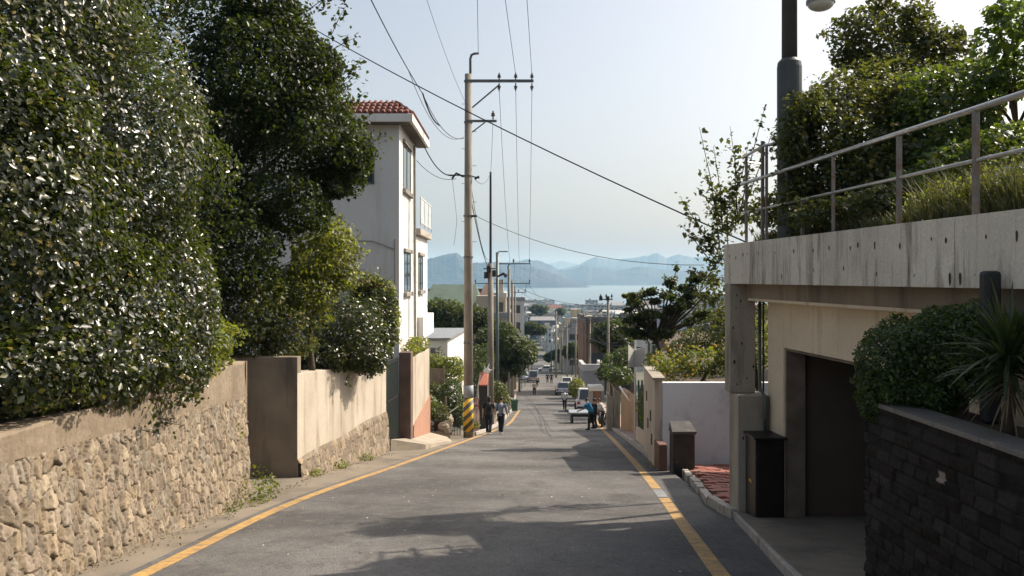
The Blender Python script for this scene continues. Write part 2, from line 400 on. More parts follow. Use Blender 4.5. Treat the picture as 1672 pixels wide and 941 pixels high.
l1 = ribbon('painted_line', lambda y: XL(y) - lw, lambda y: XL(y) + lw, -5, 46, .005, YLINE, .25); struct(l1, 'worn yellow edge line curving along the left of the road')
l2 = ribbon('painted_line', lambda y: XR(y) - lw, lambda y: XR(y) + lw, -5, 15.6, .005, YLINE, .25); struct(l2, 'wide yellow edge line at the lower right of the road')
l3 = ribbon('painted_line', lambda y: XR(y) - lw, lambda y: XR(y) + lw, 17.0, 75, .005, YLINE, .25); struct(l3, 'yellow edge line running down the right side to the far people')
l4 = ribbon('painted_line', lambda y: XR(y) - lw, lambda y: XR(y) + lw, 15.62, 16.98, .0055, PATCH, .25); struct(l4, 'short grey painted-over piece of the right edge line')
l5 = ribbon('painted_line', lambda y: XL(y) + .1, lambda y: XL(y) + .28, 49, 67, .006, YLINE, .5); struct(l5, 'yellow edge line beyond the walking pair')
SEA = M('sea_water', (.10, .16, .19), (.08, .14, .17), .002, rough=.25, bump=.35, bscale=.25, spec=.3, bdist=.3)
struct(MB().box(-11500, 11500, 1500, 17600, -61, -60).build('sea', SEA))

HILLM = M('forested_hill', (.022, .030, .032), (.014, .020, .023), .004, bump=.6, bscale=.02, bdist=20)
def ridge(D, pts, name='hill', depth=900, seed=1):
    px = np.arange(pts[0][0], pts[-1][0] + .1, 1.5)
    py = np.interp(px, [p[0] for p in pts], [p[1] for p in pts]) + (fbm(px * .12, px * 0 + seed) - .5) * 3.0 + (fbm(px * .5, px * 0 + seed) - .5) * 1.2
    Xc = (px - CX) / F * (D + depth); Zc = np.maximum((CY - py) / F * (D + depth) + 60, 5)
    edge = np.clip(np.minimum(px - px[0], px[-1] - px) / 12, 0, 1); Zc = Zc * edge
    rows = []; K = 25
    for k in range(K):
        t = k / (K - 1); t2 = 1 - abs(t * 2 - 1)
        prof = t2 ** .8
        yy = D + depth * 2 * t + (fbm(px * .03, px * 0 + k * .3 + seed) - .5) * depth * .25
        sp_ = fbm(Xc * .0035 + seed, yy * .0035, 5); zz = Zc * prof * (1 + (sp_ - .5) * (1.1 * (1 - t2) + .0) * (1 if t2 > 0 else 0)) - 62
        rows.append(np.stack([Xc * yy / (D + depth), yy, zz], -1))
    V = np.concatenate(rows); n = len(px)
    ii = (np.arange(K - 1)[:, None] * n + np.arange(n - 1)[None]).ravel()
    return struct(mk(name, V, np.stack([ii, ii + 1, ii + n + 1, ii + n], 1), HILLM, smooth=True))
ridge(5600, [(250, 435), (500, 428), (640, 425), (695, 424), (715, 418), (745, 412), (758, 421), (770, 430), (790, 428), (815, 428), (840, 431), (870, 434), (900, 445), (930, 456), (955, 465), (972, 474)], depth=500, seed=2)
ridge(7600, [(560, 436), (800, 430), (845, 427), (860, 424), (880, 426), (900, 433), (912, 441), (925, 441), (945, 436), (960, 434), (985, 438), (1005, 441), (1030, 438), (1045, 434), (1070, 438), (1100, 442), (1150, 440), (1350, 446)], depth=800, seed=5)
ridge(10400, [(860, 450), (930, 437), (948, 431), (960, 424), (974, 420), (990, 423), (1007, 424), (1036, 420), (1060, 417), (1074, 413), (1089, 421), (1109, 415), (1130, 420), (1200, 418), (1400, 428)], depth=1000, seed=8)
ridge(14500, [(400, 440), (850, 440), (885, 434), (900, 430), (915, 426), (935, 429), (950, 434), (1000, 436), (1400, 440)], depth=1200, seed=12)

# air
hz_m = bpy.data.materials.new('haze_air'); hz_m.use_nodes = True; n_ = hz_m.node_tree
n_.nodes.remove(n_.nodes['Principled BSDF'])
pv = n_.nodes.new('ShaderNodeVolumePrincipled'); pv.inputs['Density'].default_value = 1.15e-4
pv.inputs['Color'].default_value = (.30, .53, .78, 1); pv.inputs['Absorption Color'].default_value = (1, 1, 1, 1); pv.inputs['Anisotropy'].default_value = 0.0
n_.links.new(pv.outputs[0], n_.nodes['Material Output'].inputs['Volume'])
hb = MB().box(-12500, 12500, -120, 18000, -70, 410).build('haze', hz_m); hb['kind'] = 'stuff'; hb['label'] = 'pale blue haze over the bay and the far town'

# ================================================================== LEFT: STONE WALL, TERRACE, RECESS, PLASTERED WALL
def voro(u, v, seed=0, jit=.85):
    """2-D jittered-grid voronoi: F1, F2-F1, cell id noise triple, offset to the cell centre"""
    ui = np.floor(u).astype(int); vi = np.floor(v).astype(int)
    rg = np.random.default_rng(seed); J = rg.random((128, 128, 6))
    f1 = np.full(u.shape, 9.); f2 = np.full(u.shape, 9.); cid = np.zeros(u.shape + (6,)); du = np.zeros(u.shape); dv = np.zeros(u.shape)
    for a in (-1, 0, 1, 2, -2):
        for b in (-1, 0, 1, 2, -2):
            j = J[(ui + a) & 127, (vi + b) & 127]
            cu = ui + a + .5 + (j[..., 0] - .5) * jit; cv = vi + b + .5 + (j[..., 1] - .5) * jit
            d = np.abs(u - cu) ** 1.0 * .0 + np.hypot(u - cu, v - cv)
            nw = d < f1
            f2 = np.where(nw, f1, np.minimum(f2, d)); f1 = np.where(nw, d, f1)
            cid = np.where(nw[..., None], j, cid); du = np.where(nw, u - cu, du); dv = np.where(nw, v - cv, dv)
    return f1, f2 - f1, cid, du, dv
def rubble(name, parent, path, zlo, zhi, out, res, cw, ch, amp, seed, palette, mat, batter=0., fade=.0, rough=.02, mortar=(.17, .135, .095)):
    """a wall face of real relief. path(s)->(x,y) for s in metres along; zlo/zhi functions of s; out: outward unit vector"""
    L = path[2]; ns = int(L / res); h = max(zhi(s) - zlo(s) for s in (0, L / 2, L)); nt_ = int(h / res)
    s = np.linspace(0, L, ns + 1); t = np.linspace(0, 1, nt_ + 1)
    S, T = np.meshgrid(s, t)
    lo = np.vectorize(zlo)(s); hi = np.vectorize(zhi)(s)
    Z = lo[None] + (hi - lo)[None] * T
    uu = S + (fbm(S * 3, Z * 3) - .5) * .12; vv = Z + (fbm(S * 3 + 9, Z * 3 + 4) - .5) * .12
    f1, e, cid, du, dv = voro(uu / cw, vv / ch, seed)
    edge = np.clip(e / .11, 0, 1); edge = edge * edge * (3 - 2 * edge)
    face = .55 + .45 * cid[..., 2] + (cid[..., 3] - .5) * du * 1.1 + (cid[..., 4] - .5) * dv * 1.3
    Dp = amp * edge * face * (.55 + .9 * fbm(S * 2.3, Z * 2.3)) + rough * 3.0 * (fbm(S * 11, Z * 5) - .5) + rough * .9 * (fbm(S * 34, Z * 22, 2) - .4)
    if fade: 
        k = np.clip((hi[None] - Z) / fade, 0, 1); Dp = Dp * k
    x0, y0 = path[0]; x1, y1 = path[1]
    bx = x0 + (x1 - x0) * S / L; by = y0 + (y1 - y0) * S / L
    bt = batter * (1 - (Z - lo[None]) / (hi - lo)[None])
    V = np.stack([bx + out[0] * (Dp + bt), by + out[1] * (Dp + bt), Z], -1).reshape(-1, 3)
    k = ns + 1; ii = (np.arange(nt_)[:, None] * k + np.arange(ns)[None]).ravel()
    o = mk(name, V, np.stack([ii, ii + 1, ii + k + 1, ii + k], 1), mat, parent)
    pal = np.array(palette); q = (cid[..., 5] * len(pal)).astype(int) % len(pal)
    colr = pal[q] * (.75 + .5 * cid[..., 2:3]); colr = colr * edge[..., None] + np.array(mortar) * (1 - edge[..., None])
    at = o.data.color_attributes.new('tint', 'FLOAT_COLOR', 'POINT')
    at.data.foreach_set('color', np.concatenate([colr, np.ones(colr.shape[:2] + (1,))], -1).astype(np.float32).ravel())
    return o
STP = [(.25, .205, .15), (.23, .185, .14), (.28, .23, .165), (.215, .175, .13), (.26, .205, .14), (.24, .205, .16)]
def wx(y): return -4.80 + .0 * y
ZT = -1.50
def bandz(y): return -2.10 + (15.35 - y) * .050
root = thing('stone_wall', (-5, 10, -3), 'long rubble stone retaining wall with a concrete capping along the lower left of the road', 'retaining wall')
rubble('stone_face', root, ((wx(0), 4.6), (wx(0), 15.35), 10.75), lambda s: hz(4.6 + s) - .08, lambda s: bandz(4.6 + s), (1, 0), .0165, .11, .20, .050, 11, STP, STONEM, batter=.13)
mb = MB(); mb.hexa([(-5.3, -8, -2), (wx(0) - .03, -8, -2), (wx(0) - .03, 15.35, hz(15.4) - .2), (-5.3, 15.35, hz(15.4) - .2), (-5.3, -8, ZT), (wx(0) - .03, -8, ZT), (wx(0) - .03, 15.35, ZT), (-5.3, 15.35, ZT)])
mb.build('wall_core', CONC, root)
CAPC = M('capping_concrete', (.28, .225, .16), (.21, .165, .115), 1.6, bump=.6, bscale=16, stain=(.17, .13, .09), sscale=2.6, sthr=(.5, .72), fine=.25, bdist=.02)
# capping: bumpy cast band above the stones
sg = np.linspace(-8, 15.38, 400); tg = np.linspace(0, 1, 16); S_, T_ = np.meshgrid(sg, tg)
Zc = bandz(S_) - .04 + (ZT + .02 - bandz(S_) + .04) * T_
Xc = wx(0) + .015 + .05 * (fbm(S_ * 3, Zc * 3) - .3) * (1 - T_ * .5)
Vv = np.stack([Xc, S_, Zc], -1); top = Vv[-1].copy(); top[:, 0] -= .45; end = None
Vv = np.concatenate([Vv, top[None]], 0); k = len(sg); ii = (np.arange(16)[:, None] * k + np.arange(k - 1)[None]).ravel()
mk('capping', Vv.reshape(-1, 3), np.stack([ii, ii + 1, ii + k + 1, ii + k], 1), CAPC, root, smooth=True)
MB().box(-5.31, wx(0) + .04, 15.352, 15.42, hz(15.4) - .2, ZT + .02).build('end_face', CAPC, root, bevel=.01)
# terrace earth behind the wall
mb = MB(); mb.box(-26, -5.28, -10, 15.3, -9, ZT - .06); mb.box(-26, -7.2, 15.3, 19.6, -9, ZT - .05); mb.box(-26, -5.2, 19.8, 29.5, -9, -2.6)
struct(mb.build('terrace', SOIL))
# recess return wall
r = thing('concrete_wall', (-6, 19.5, -4.5), 'dark shaded concrete return wall set back between the stone wall and the plastered wall', 'wall')
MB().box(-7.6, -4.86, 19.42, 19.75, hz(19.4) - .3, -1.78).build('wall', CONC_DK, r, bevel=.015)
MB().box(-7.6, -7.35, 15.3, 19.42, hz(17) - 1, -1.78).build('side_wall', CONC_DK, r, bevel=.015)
# plastered wall
r = thing('plastered_wall', (-4.5, 24, -5), 'sunlit cream plastered wall on a rough stone foot, with a bush hanging over it', 'retaining wall')
pa, pb = (-4.85, 19.42), (-4.10, 28.0)
zt0, zt1 = -2.15, -2.75; zb0, zb1 = -4.10, -4.30
def hx(y): return pa[0] + (pb[0] - pa[0]) * (y - pa[1]) / (pb[1] - pa[1])
MB().hexa([(pa[0] - .35, pa[1] + .34, -5), (pa[0] - .01, pa[1], -5), (pb[0] - .01, pb[1], -6), (pb[0] - .35, pb[1], -6), (pa[0] - .35, pa[1] + .34, zt0), (pa[0] - .01, pa[1], zt0), (pb[0] - .01, pb[1], zt1), (pb[0] - .35, pb[1], zt1)]).build('plaster', PLASTER, r, bevel=.01)
Lp = math.hypot(pb[0] - pa[0], pb[1] - pa[1])
rubble('stone_foot', r, (pa, pb, Lp), lambda s: hz(19.4 + s) - .1, lambda s: zb0 + (zb1 - zb0) * s / Lp + .03 * math.sin(s * 1.3), (.997, -.08), .035, .24, .30, .05, 5, STP, STONEM, batter=.10, fade=.1)
# ================================================================== LEFT VEGETATION
BK = ((.75, -.62, .25), -.35)
def wpt(px, py, d, r): return (P(px, py, d), r)
g_hedge = 'camellia masses above the stone wall'
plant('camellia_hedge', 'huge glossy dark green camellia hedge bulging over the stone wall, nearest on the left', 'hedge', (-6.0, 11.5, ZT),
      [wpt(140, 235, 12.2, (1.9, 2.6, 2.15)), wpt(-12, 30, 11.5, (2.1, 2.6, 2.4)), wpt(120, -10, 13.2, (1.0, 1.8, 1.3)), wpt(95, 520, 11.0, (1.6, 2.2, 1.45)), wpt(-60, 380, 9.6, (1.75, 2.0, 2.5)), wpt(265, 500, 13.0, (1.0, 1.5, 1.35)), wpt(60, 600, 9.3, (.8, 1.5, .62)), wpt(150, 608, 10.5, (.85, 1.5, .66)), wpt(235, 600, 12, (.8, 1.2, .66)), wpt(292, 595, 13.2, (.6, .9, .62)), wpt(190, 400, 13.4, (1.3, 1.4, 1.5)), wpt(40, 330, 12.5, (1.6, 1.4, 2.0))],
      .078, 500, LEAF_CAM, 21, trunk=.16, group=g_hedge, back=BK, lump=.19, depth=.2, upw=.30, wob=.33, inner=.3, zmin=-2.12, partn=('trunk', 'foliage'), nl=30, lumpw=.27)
plant('overhanging_shrub', 'loose yellowish shrub spilling over the far end of the stone wall', 'shrub', (-5.5, 13.9, ZT),
      [wpt(300, 575, 13.8, (.85, 1.0, .75)), wpt(345, 560, 14.4, (.5, .8, .6)), wpt(215, 620, 12.3, (.8, 1.0, .5))], .075, 280, LEAF_GARD, 22, trunk=.05, back=BK, lump=.45, nl=14, zmin=-2.25, upw=.4, partn=('stem', 'foliage'))
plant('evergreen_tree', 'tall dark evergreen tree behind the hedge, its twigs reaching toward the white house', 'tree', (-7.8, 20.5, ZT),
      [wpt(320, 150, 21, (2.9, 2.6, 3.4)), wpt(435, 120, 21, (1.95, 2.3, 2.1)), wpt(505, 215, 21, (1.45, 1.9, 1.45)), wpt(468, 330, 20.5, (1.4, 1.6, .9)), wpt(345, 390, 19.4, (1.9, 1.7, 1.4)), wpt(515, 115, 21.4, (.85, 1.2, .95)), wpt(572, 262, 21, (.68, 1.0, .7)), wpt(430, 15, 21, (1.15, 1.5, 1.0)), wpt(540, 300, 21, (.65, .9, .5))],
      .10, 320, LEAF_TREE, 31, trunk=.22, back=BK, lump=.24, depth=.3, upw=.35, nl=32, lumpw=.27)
def sprig(mb_leaf, mb_st, a, b, n, size, rg, wid=.6):
    a = np.array(a); b = np.array(b); t = rg.random(n) ** .8
    side = np.cross(b - a, [0, 1, 0]); side /= np.linalg.norm(side) + 1e-9
    p = a + (b - a) * t[:, None] + rg.normal(0, size * wid, (n, 3))
    mb_leaf.append(p); mb_st.tube([a, (a + b) / 2 + rg.normal(0, .03, 3), b], [.012, .009, .004], 4)
def sprigs(parent, ends, size, n, mat, seed, wid=.8, name='twig'):
    rg = np.random.default_rng(seed); L = []; st = MB()
    for a, b in ends: sprig(L, st, a, b, n, size, rg, wid)
    C = np.concatenate(L); N = rg.normal(0, .5, C.shape) + [0, -.2, .6]
    V, Fc = leaf_mesh(C, N, size, rg)
    mk('leaves', V, Fc, mat, parent); st.build(name, BARK, parent)
tr = bpy.data.objects['evergreen_tree']
rg0 = random.Random(4)
ends = []
for (x0, y0, x1, y1) in [(560, 250, 628, 222), (570, 262, 618, 246), (560, 290, 612, 268), (540, 60, 566, 8), (545, 80, 585, 60), (560, 110, 588, 128), (560, 180, 596, 150), (575, 215, 602, 190), (500, 20, 540, -8), (555, 300, 590, 318), (520, 10, 552, -12), (540, 330, 575, 300), (550, 150, 590, 95), (565, 230, 600, 225)]:
    ends.append((P(x0, y0, 20.8), P(x1, y1, 21.2)))
sprigs(tr, ends, .12, 44, LEAF_TREE, 9)
hd = bpy.data.objects['camellia_hedge']
ends = [(P(x, y, 12.5), P(x + dx, y + dy, 12.5)) for x, y, dx, dy in [(255, 40, 30, -35), (300, 130, 25, -22), (345, 200, 28, -14), (360, 260, 24, 4), (350, 320, 24, 16), (335, 370, 22, 20), (235, 15, 20, -22)]]
sprigs(hd, ends, .08, 26, LEAF_CAM, 10)
plant('yellow_green_shrub', 'bright yellow-green shrub catching the sun beside the white house wall', 'shrub', (-4.9, 21, ZT - .6),
      [wpt(522, 425, 21.2, (1.05, 1.0, 1.0)), wpt(470, 480, 20.6, (1.15, 1.0, .85)), wpt(540, 455, 21, (.75, .8, .6)), wpt(548, 395, 22, (.55, .7, .55))], .10, 300, LEAF_YG, 41, trunk=.07, lump=.38, depth=.35, nl=18, upw=.35, partn=('stem', 'foliage'))
plant('leafy_shrub', 'loose sunflecked dark shrub above the shaded concrete return wall', 'shrub', (-5.6, 20.3, -1.9),
      [wpt(420, 500, 19.9, (1.35, 1.0, 1.05)), wpt(470, 560, 20.6, (.8, .8, .6)), wpt(350, 490, 19.9, (1.2, 1.0, 1.3)), wpt(400, 560, 19.9, (1.1, .8, .4))], .09, 300, LEAF_MIX, 42, trunk=.06, lump=.25, depth=.35, gaps=.36, zmin=-1.9, partn=('stem', 'foliage'))
plant('rounded_bush', 'clipped round glossy bush overhanging the plastered wall', 'bush', (-4.7, 23.5, -2.6),
      [wpt(562, 548, 23.3, (1.25, 1.3, 1.2)), wpt(522, 583, 22.3, (.85, .8, .6)), wpt(596, 580, 24, (.8, .9, .65))], .085, 500, LEAF_CAM, 43, trunk=.08, lump=.22, depth=.22, nl=24, lumpw=.3, upw=.45, wob=.4, partn=('stem', 'foliage'), group='round bushes by the plastered wall')
o = plant('rounded_bush', 'second round bush, tinged red and yellow on top, against the house wall', 'bush', (-4.3, 26, -2.8),
      [wpt(605, 515, 26, (.95, 1.1, 1.0)), wpt(625, 545, 26, (.5, .8, .8)), wpt(598, 475, 26.3, (.6, .7, .5))], .09, 430, LEAF_CAM, 44, trunk=.07, lump=.22, depth=.25, nl=20, upw=.45, partn=('stem', 'foliage'), group='round bushes by the plastered wall')
V, Fc = cloud([wpt(610, 478, 26.2, (.75, .7, .45)), wpt(638, 520, 26.3, (.3, .6, .9))], .09, 300, 45, lump=.25, zmin=-2.5); mk('new_growth', V, Fc, LEAF_YG, o)
REDL = leafmat('red_leaf', [(0, (.22, .03, .02)), (1, (.35, .10, .07))], rough=.5, trans=.3, tcol=(.6, .1, .05))
V, Fc = cloud([wpt(600, 466, 26.1, (.5, .4, .2))], .08, 160, 46); mk('red_tips', V, Fc, REDL, o)

# weeds at the wall feet
def weeds(name, label, spots, size, n, mat, seed, group='weeds along the wall feet'):
    out = []
    for k, (x, y, z, r, h) in enumerate(spots):
        rg = np.random.default_rng(seed + k); m_ = int(n * r * r * 12)
        a = rg.uniform(0, 6.28, m_); q = np.sqrt(rg.random(m_)) * r; t = rg.random(m_)
        C = np.stack([x + np.cos(a) * q * (.6 + t * .4), y + np.sin(a) * q * 1.6, z + t * h * (1 - (q / r) ** 2 * .6)], 1)
        N = rg.normal(0, .5, C.shape) + [.1, -.2, .6]
        V, Fc = leaf_mesh(C, N, size, rg)
        o = mk(name, V, Fc, mat)
        tag(o, label[k] if isinstance(label, list) else label, 'weed', group); out.append(o)
    return out
weeds('weed_clump', ['tall leafy weed growing at the far foot of the stone wall', 'low weed tuft left of the tall one at the stone wall foot', 'green moss-like weed clinging high in the joints near the end of the stone wall',
      'small weed tuft under the plastered wall, nearest its dark corner', 'middle weed tuft under the plastered wall', 'farthest low weed tuft along the stone foot of the plastered wall', 'sprig of weed leaning out beside the tall weed at the dark recess'],
      [(-4.46, 14.9, hz(14.9) - .02, .36, .68), (-4.52, 13.9, hz(13.9), .16, .16), (-4.66, 14.75, -2.75, .10, .35), (-4.55, 19.9, hz(19.9), .22, .14), (-4.35, 21.9, hz(21.9), .25, .20), (-4.1, 24.4, hz(24.4), .25, .2), (-4.4, 15.5, hz(15.4), .26, .5)],
      .055, 190, LEAF_GARD, 60)

# ================================================================== THE WHITE HOUSE
r = thing('white_house', (-7.5, 36, -9), 'tall off-white house with a red tiled roof edge, left of the road behind the bushes', 'house')
hw = MB(); hw.box(-12, -4.3, 32.7, 38.1, -9, 5.86); hw.box(-12, -4.302, 38.1, 43.6, -9, 1.95)
hw.build('wall', HOUSEW, r, bevel=.02)
SLAT = M('soffit_board', (.16, .14, .12), (.10, .09, .08), 6)
mb = MB(); mb.box(-12.4, -3.72, 32.05, 38.6, 5.865, 6.17)
mb.build('eave', WHITEW, r, bevel=.02)
mb = MB()
for i in range(30): mb.box(-4.25, -3.82, 32.75 + i * .19, 32.87 + i * .19, 5.835, 5.863)
mb.box(-12, -3.85, 32.15, 32.6, 5.84, 5.863); mb.build('soffit', SLAT, r)
rf = MB(); rf.hexa([(-12.4, 32.1, 6.172), (-3.76, 32.1, 6.172), (-3.76, 38.55, 6.172), (-12.4, 38.55, 6.172), (-12.4, 33.2, 6.84), (-4.55, 33.2, 6.84), (-4.55, 37.5, 6.84), (-12.4, 37.5, 6.84)])
for i in range(38):
    x = -3.95 - i * .22; top = min(1, (-3.76 - x) / .79)
    for k in range(4):
        t0, t1 = k / 4, (k + 1) / 4 + .03
        if t0 >= top: break
        t1 = min(t1, top)
        rf.tube([(x, 32.1 + 1.1 * t0 - .02, 6.19 + .668 * t0 + .035), (x, 32.1 + 1.1 * t1, 6.19 + .668 * t1)], [.075, .062], 6)
for i in range(28):
    y = 32.4 + i * .22
    for k in range(3):
        t0, t1 = k / 3, (k + 1) / 3 + .03; lim = min(1, (y - 32.1) / 1.1, (38.55 - y) / 1.05)
        if t0 >= lim: break
        t1 = min(t1, lim)
        rf.tube([(-3.76 - .79 * t0 + .02, y, 6.19 + .668 * t0 + .035), (-3.76 - .79 * t1, y, 6.19 + .668 * t1)], [.10, .085], 6)
rf.build('roof', TILE, r, smooth=False)
FR = M('window_frame', (.11, .12, .11), (.07, .08, .07), 4, rough=.5); SILL = M('window_sill', (.30, .28, .25), (.22, .20, .18), 5)
WFR = M('white_frame', (.6, .6, .58), (.5, .5, .48), 4, rough=.5)
def side_window(y0, y1, z0, z1, X=-4.3, n=2):       # in the wall facing the road
    m_ = MB(); w_ = .07; o_ = X + .02
    m_.box(X - .03, o_, y0, y1, z0, z0 + w_); m_.box(X - .03, o_, y0, y1, z1 - w_, z1)
    for k in range(n + 1):
        yy = y0 + (y1 - y0 - w_) * k / n; m_.box(X - .03, o_ + .002, yy, yy + w_, z0 + w_, z1 - w_)
    f = m_.build('window', FR, r)
    MB().box(X - .04, X + .005, y0 + .02, y1 - .02, z0 + .02, z1 - .02).build('pane', GLASS, f)
    MB().box(X - .02, X + .14, y0 - .12, y1 + .12, z0 - .17, z0 - .003).build('sill', SILL, f, bevel=.015)
    MB().box(X - .02, X + .11, y0 - .1, y1 + .1, z1 + .003, z1 + .15).build('lintel', SILL, f, bevel=.015)
side_window(33.8, 36.3, 3.55, 5.35); side_window(34.1, 36.3, -.55, 1.05); side_window(39.3, 41.3, -.55, 1.05)
m_ = MB(); m_.box(-6.6, -5.25, 32.66, 32.70, 3.6, 3.68); m_.box(-6.6, -5.25, 32.66, 32.70, 4.95, 5.03)
for x in (-6.6, -5.95, -5.32): m_.box(x, x + .07, 32.665, 32.70, 3.68, 4.95)
f = m_.build('window', FR, r); MB().box(-6.58, -5.27, 32.68, 32.74, 3.62, 5.01).build('pane', GLASS, f)
m_ = MB(); m_.box(-4.9, -4.08, 38.3, 43.7, 1.96, 2.25); m_.build('balcony', M('balcony_render', (.42, .38, .33), (.34, .30, .26), 2), r, bevel=.02)
bl = [c for c in r.children if c.name.startswith('balcony')][0]
m_ = MB()
for y in (38.4, 40.2, 42, 43.6): m_.box(-4.12, -4.08, y, y + .05, 2.35, 3.62)
m_.box(-4.12, -4.08, 38.4, 43.65, 3.62, 3.67); m_.box(-4.12, -4.08, 38.4, 43.65, 2.5, 2.55); m_.build('railing', WFR, bl)
PANE = bpy.data.materials.new('clear_pane'); PANE.use_nodes = True; q = PANE.node_tree.nodes['Principled BSDF']; q.inputs['Base Color'].default_value = (.75, .8, .8, 1); q.inputs['Roughness'].default_value = .15; q.inputs['Alpha'].default_value = .45
MB().box(-4.105, -4.095, 38.45, 43.6, 2.55, 3.62).build('glass_panel', PANE, bl)
MB().box(-4.6, -4.02, 38.9, 44.0, -2.75, -1.75).build('ledge', WHITEW, r, bevel=.02)
MB().tube([(-4.25, 37.4, 5.8), (-4.22, 37.4, -4)], .05, 8).build('drainpipe', SILL, r)
MB().tube([(-4.45, 32.64, 1.5), (-4.45, 32.64, -1.0)], .03, 6).tube([(-6.2, 32.64, 1.45), (-5.3, 32.64, 1.42), (-4.45, 32.64, 1.1)], .02, 5).build('conduit', SILL, r)

# gate, pillar, low wall, shrubs before the house
g = thing('metal_gate', (-4.0, 29, hz(29)), 'dark metal gate with upright bars between the plastered wall and the brown pillar', 'gate')
mb = MB(); y0, y1 = 28.15, 30.0
gx = lambda y: -4.12 + (y - 28) * .07
for z in (-5.5, -4.1, -2.85): mb.hexa([(gx(y0) - .02, y0, z), (gx(y0) + .02, y0, z), (gx(y1) + .02, y1, z), (gx(y1) - .02, y1, z), (gx(y0) - .02, y0, z + .06), (gx(y0) + .02, y0, z + .06), (gx(y1) + .02, y1, z + .06), (gx(y1) - .02, y1, z + .06)])
mb.build('gate_frame', DKMETAL, g)
mb = MB()
for i in range(14): y = y0 + .05 + i * .135; mb.cyl(gx(y), y, -5.7, -2.75, .014, n=6)
mb.build('bars', GRMETAL, g)
struct(MB().box(-7.5, -5.0, 28.3, 32.6, -6.4, -5.85).build('pavement', CONC_DK))
PILL = M('brown_pillar_stone', (.17, .115, .09), (.11, .075, .06), 3, bump=.3, bscale=25)
tag(MB().box(-3.97, -3.55, 30.1, 30.75, hz(30) - .5, -2.6).build('gate_pillar', PILL, bevel=.02), 'dark brown stone gate pillar at the near end of the low lit wall', 'pillar')
r = thing('garden_wall', (-3.6, 33, hz(33)), 'low sunlit wall in front of the white house with a salmon brick foot', 'wall')
MB().hexa([(-3.95, 30.8, -7), (-3.57, 30.8, -7), (-3.47, 36.2, -7.2), (-3.85, 36.2, -7.2), (-3.95, 30.8, -2.85), (-3.57, 30.8, -2.85), (-3.47, 36.2, -2.95), (-3.85, 36.2, -2.95)]).build('wall', PLASTER, r, bevel=.02)
SALM = M('salmon_brick', (.40, .22, .15), (.30, .17, .12), 3, bump=.3, bscale=20)
MB().hexa([(-3.9, 30.9, -7), (-3.53, 30.9, -7), (-3.43, 36.1, -7.2), (-3.8, 36.1, -7.2), (-3.9, 30.9, -5.3), (-3.53, 30.9, -5.3), (-3.43, 36.1, -4.9), (-3.8, 36.1, -4.9)]).build('brick_foot', SALM, r)
plant('shrub', 'small yellow-green shrub showing over the low lit wall below the house', 'shrub', (-3.9, 33.5, -3.4), [wpt(683, 563, 34, (.45, 1.2, .35)), wpt(672, 572, 31.5, (.3, .6, .25))], .10, 150, LEAF_YG, 71, trunk=.03, partn=('stem', 'foliage'))
struct(MB().prism([(-4.0, 28.3), (-2.95, 29.3), (-2.35, 33.4), (-2.7, 35.6), (-3.45, 36.1), (-3.6, 30.9)], 0, 0, zf0=lambda x, y: hz(y) - .3, zf1=lambda x, y: hz(y) + .05 + max(0, (-2.5 - x)) * .22).build('driveway', M('pale_concrete', (.40, .35, .28), (.32, .28, .22), 1, bump=.3, bscale=40, stain=(.2, .17, .13), sscale=1.5, streak=False)), 'pale raised concrete driveway ramp before the metal gate')
# rock planter
r = thing('rock_planter', (-3.3, 37, hz(37)), 'low rock planter with yellowing plants left of the striped utility pole', 'planter')
rg0 = random.Random(5); mb = MB()
for k in range(26):
    x = rg0.uniform(-3.9, -2.75); y = rg0.choice([36.4, 36.5, 36.6]) if k % 2 else rg0.uniform(36.4, 38.5)
    if y > 36.7: x = -2.85
    z = hz(37) + rg0.uniform(0, .75); s = rg0.uniform(.13, .24); mb.ball((x, y, z), (s * 1.2, s, s * .85), 7)
mb.build('rocks', M('planter_rock', (.34, .29, .22), (.22, .19, .15), 3, bump=.7, bscale=9), r)
MB().box(-3.95, -2.95, 36.6, 38.5, hz(37) - .2, hz(37) + .8).build('soil', SOIL, r)
V, Fc = cloud([((-3.5, 37.2, -5.6), (.5, .7, .5)), ((-3.0, 37.0, -5.75), (.35, .5, .4)), ((-3.3, 36.9, -6.1), (.5, .4, .3))], .11, 140, 73, lump=.3); mk('plants', V, Fc, LEAF_MIX, r)
V, Fc = cloud([((-3.6, 37.0, -5.3), (.35, .4, .3))], .11, 120, 74, lump=.3); mk('fresh_plants', V, Fc, LEAF_YG, r)
# fences and hedge on the left verge
WOOD = M('grey_wood', (.20, .16, .12), (.13, .105, .08), 5, bump=.3, bscale=25)
r = thing('wooden_fence', (-4.0, 42, hz(42)), 'grey-brown board fence under yellow-green foliage left of the utility pole', 'fence')
mb = MB()
for i in range(9): mb.box(PX(698, 42) + i * .1, PX(698, 42) + i * .1 + .09, 41.97, 42.0, hz(42), PZ(602, 42))
mb.build('boards', WOOD, r); m2 = MB()
for px in (699, 725): m2.box(PX(px, 42) - .05, PX(px, 42) + .05, 41.9, 41.965, hz(42), PZ(598, 42))
m2.build('post', WOOD, r)
plant('hedge', 'rounded dark hedge arch just left of the striped utility pole', 'hedge', (PX(735, 41), 41, hz(41)), [wpt(737, 655, 41, (.62, 1.0, 1.05)), wpt(745, 680, 41, (.5, .8, .5))], .12, 330, LEAF_DARK, 75, trunk=.05, partn=('stem', 'foliage'), lump=.08, depth=.15)
plant('garden_shrub', 'yellow-topped shrub mass between the fence and the small white house', 'shrub', (PX(725, 46), 46, hz(46)), [wpt(712, 592, 46, (.6, 1.0, .45)), wpt(740, 597, 46, (.6, 1.0, .5)), wpt(728, 610, 46.5, (1.1, 1, .6))], .13, 170, LEAF_GARD, 76, trunk=.06, partn=('stem', 'foliage'))
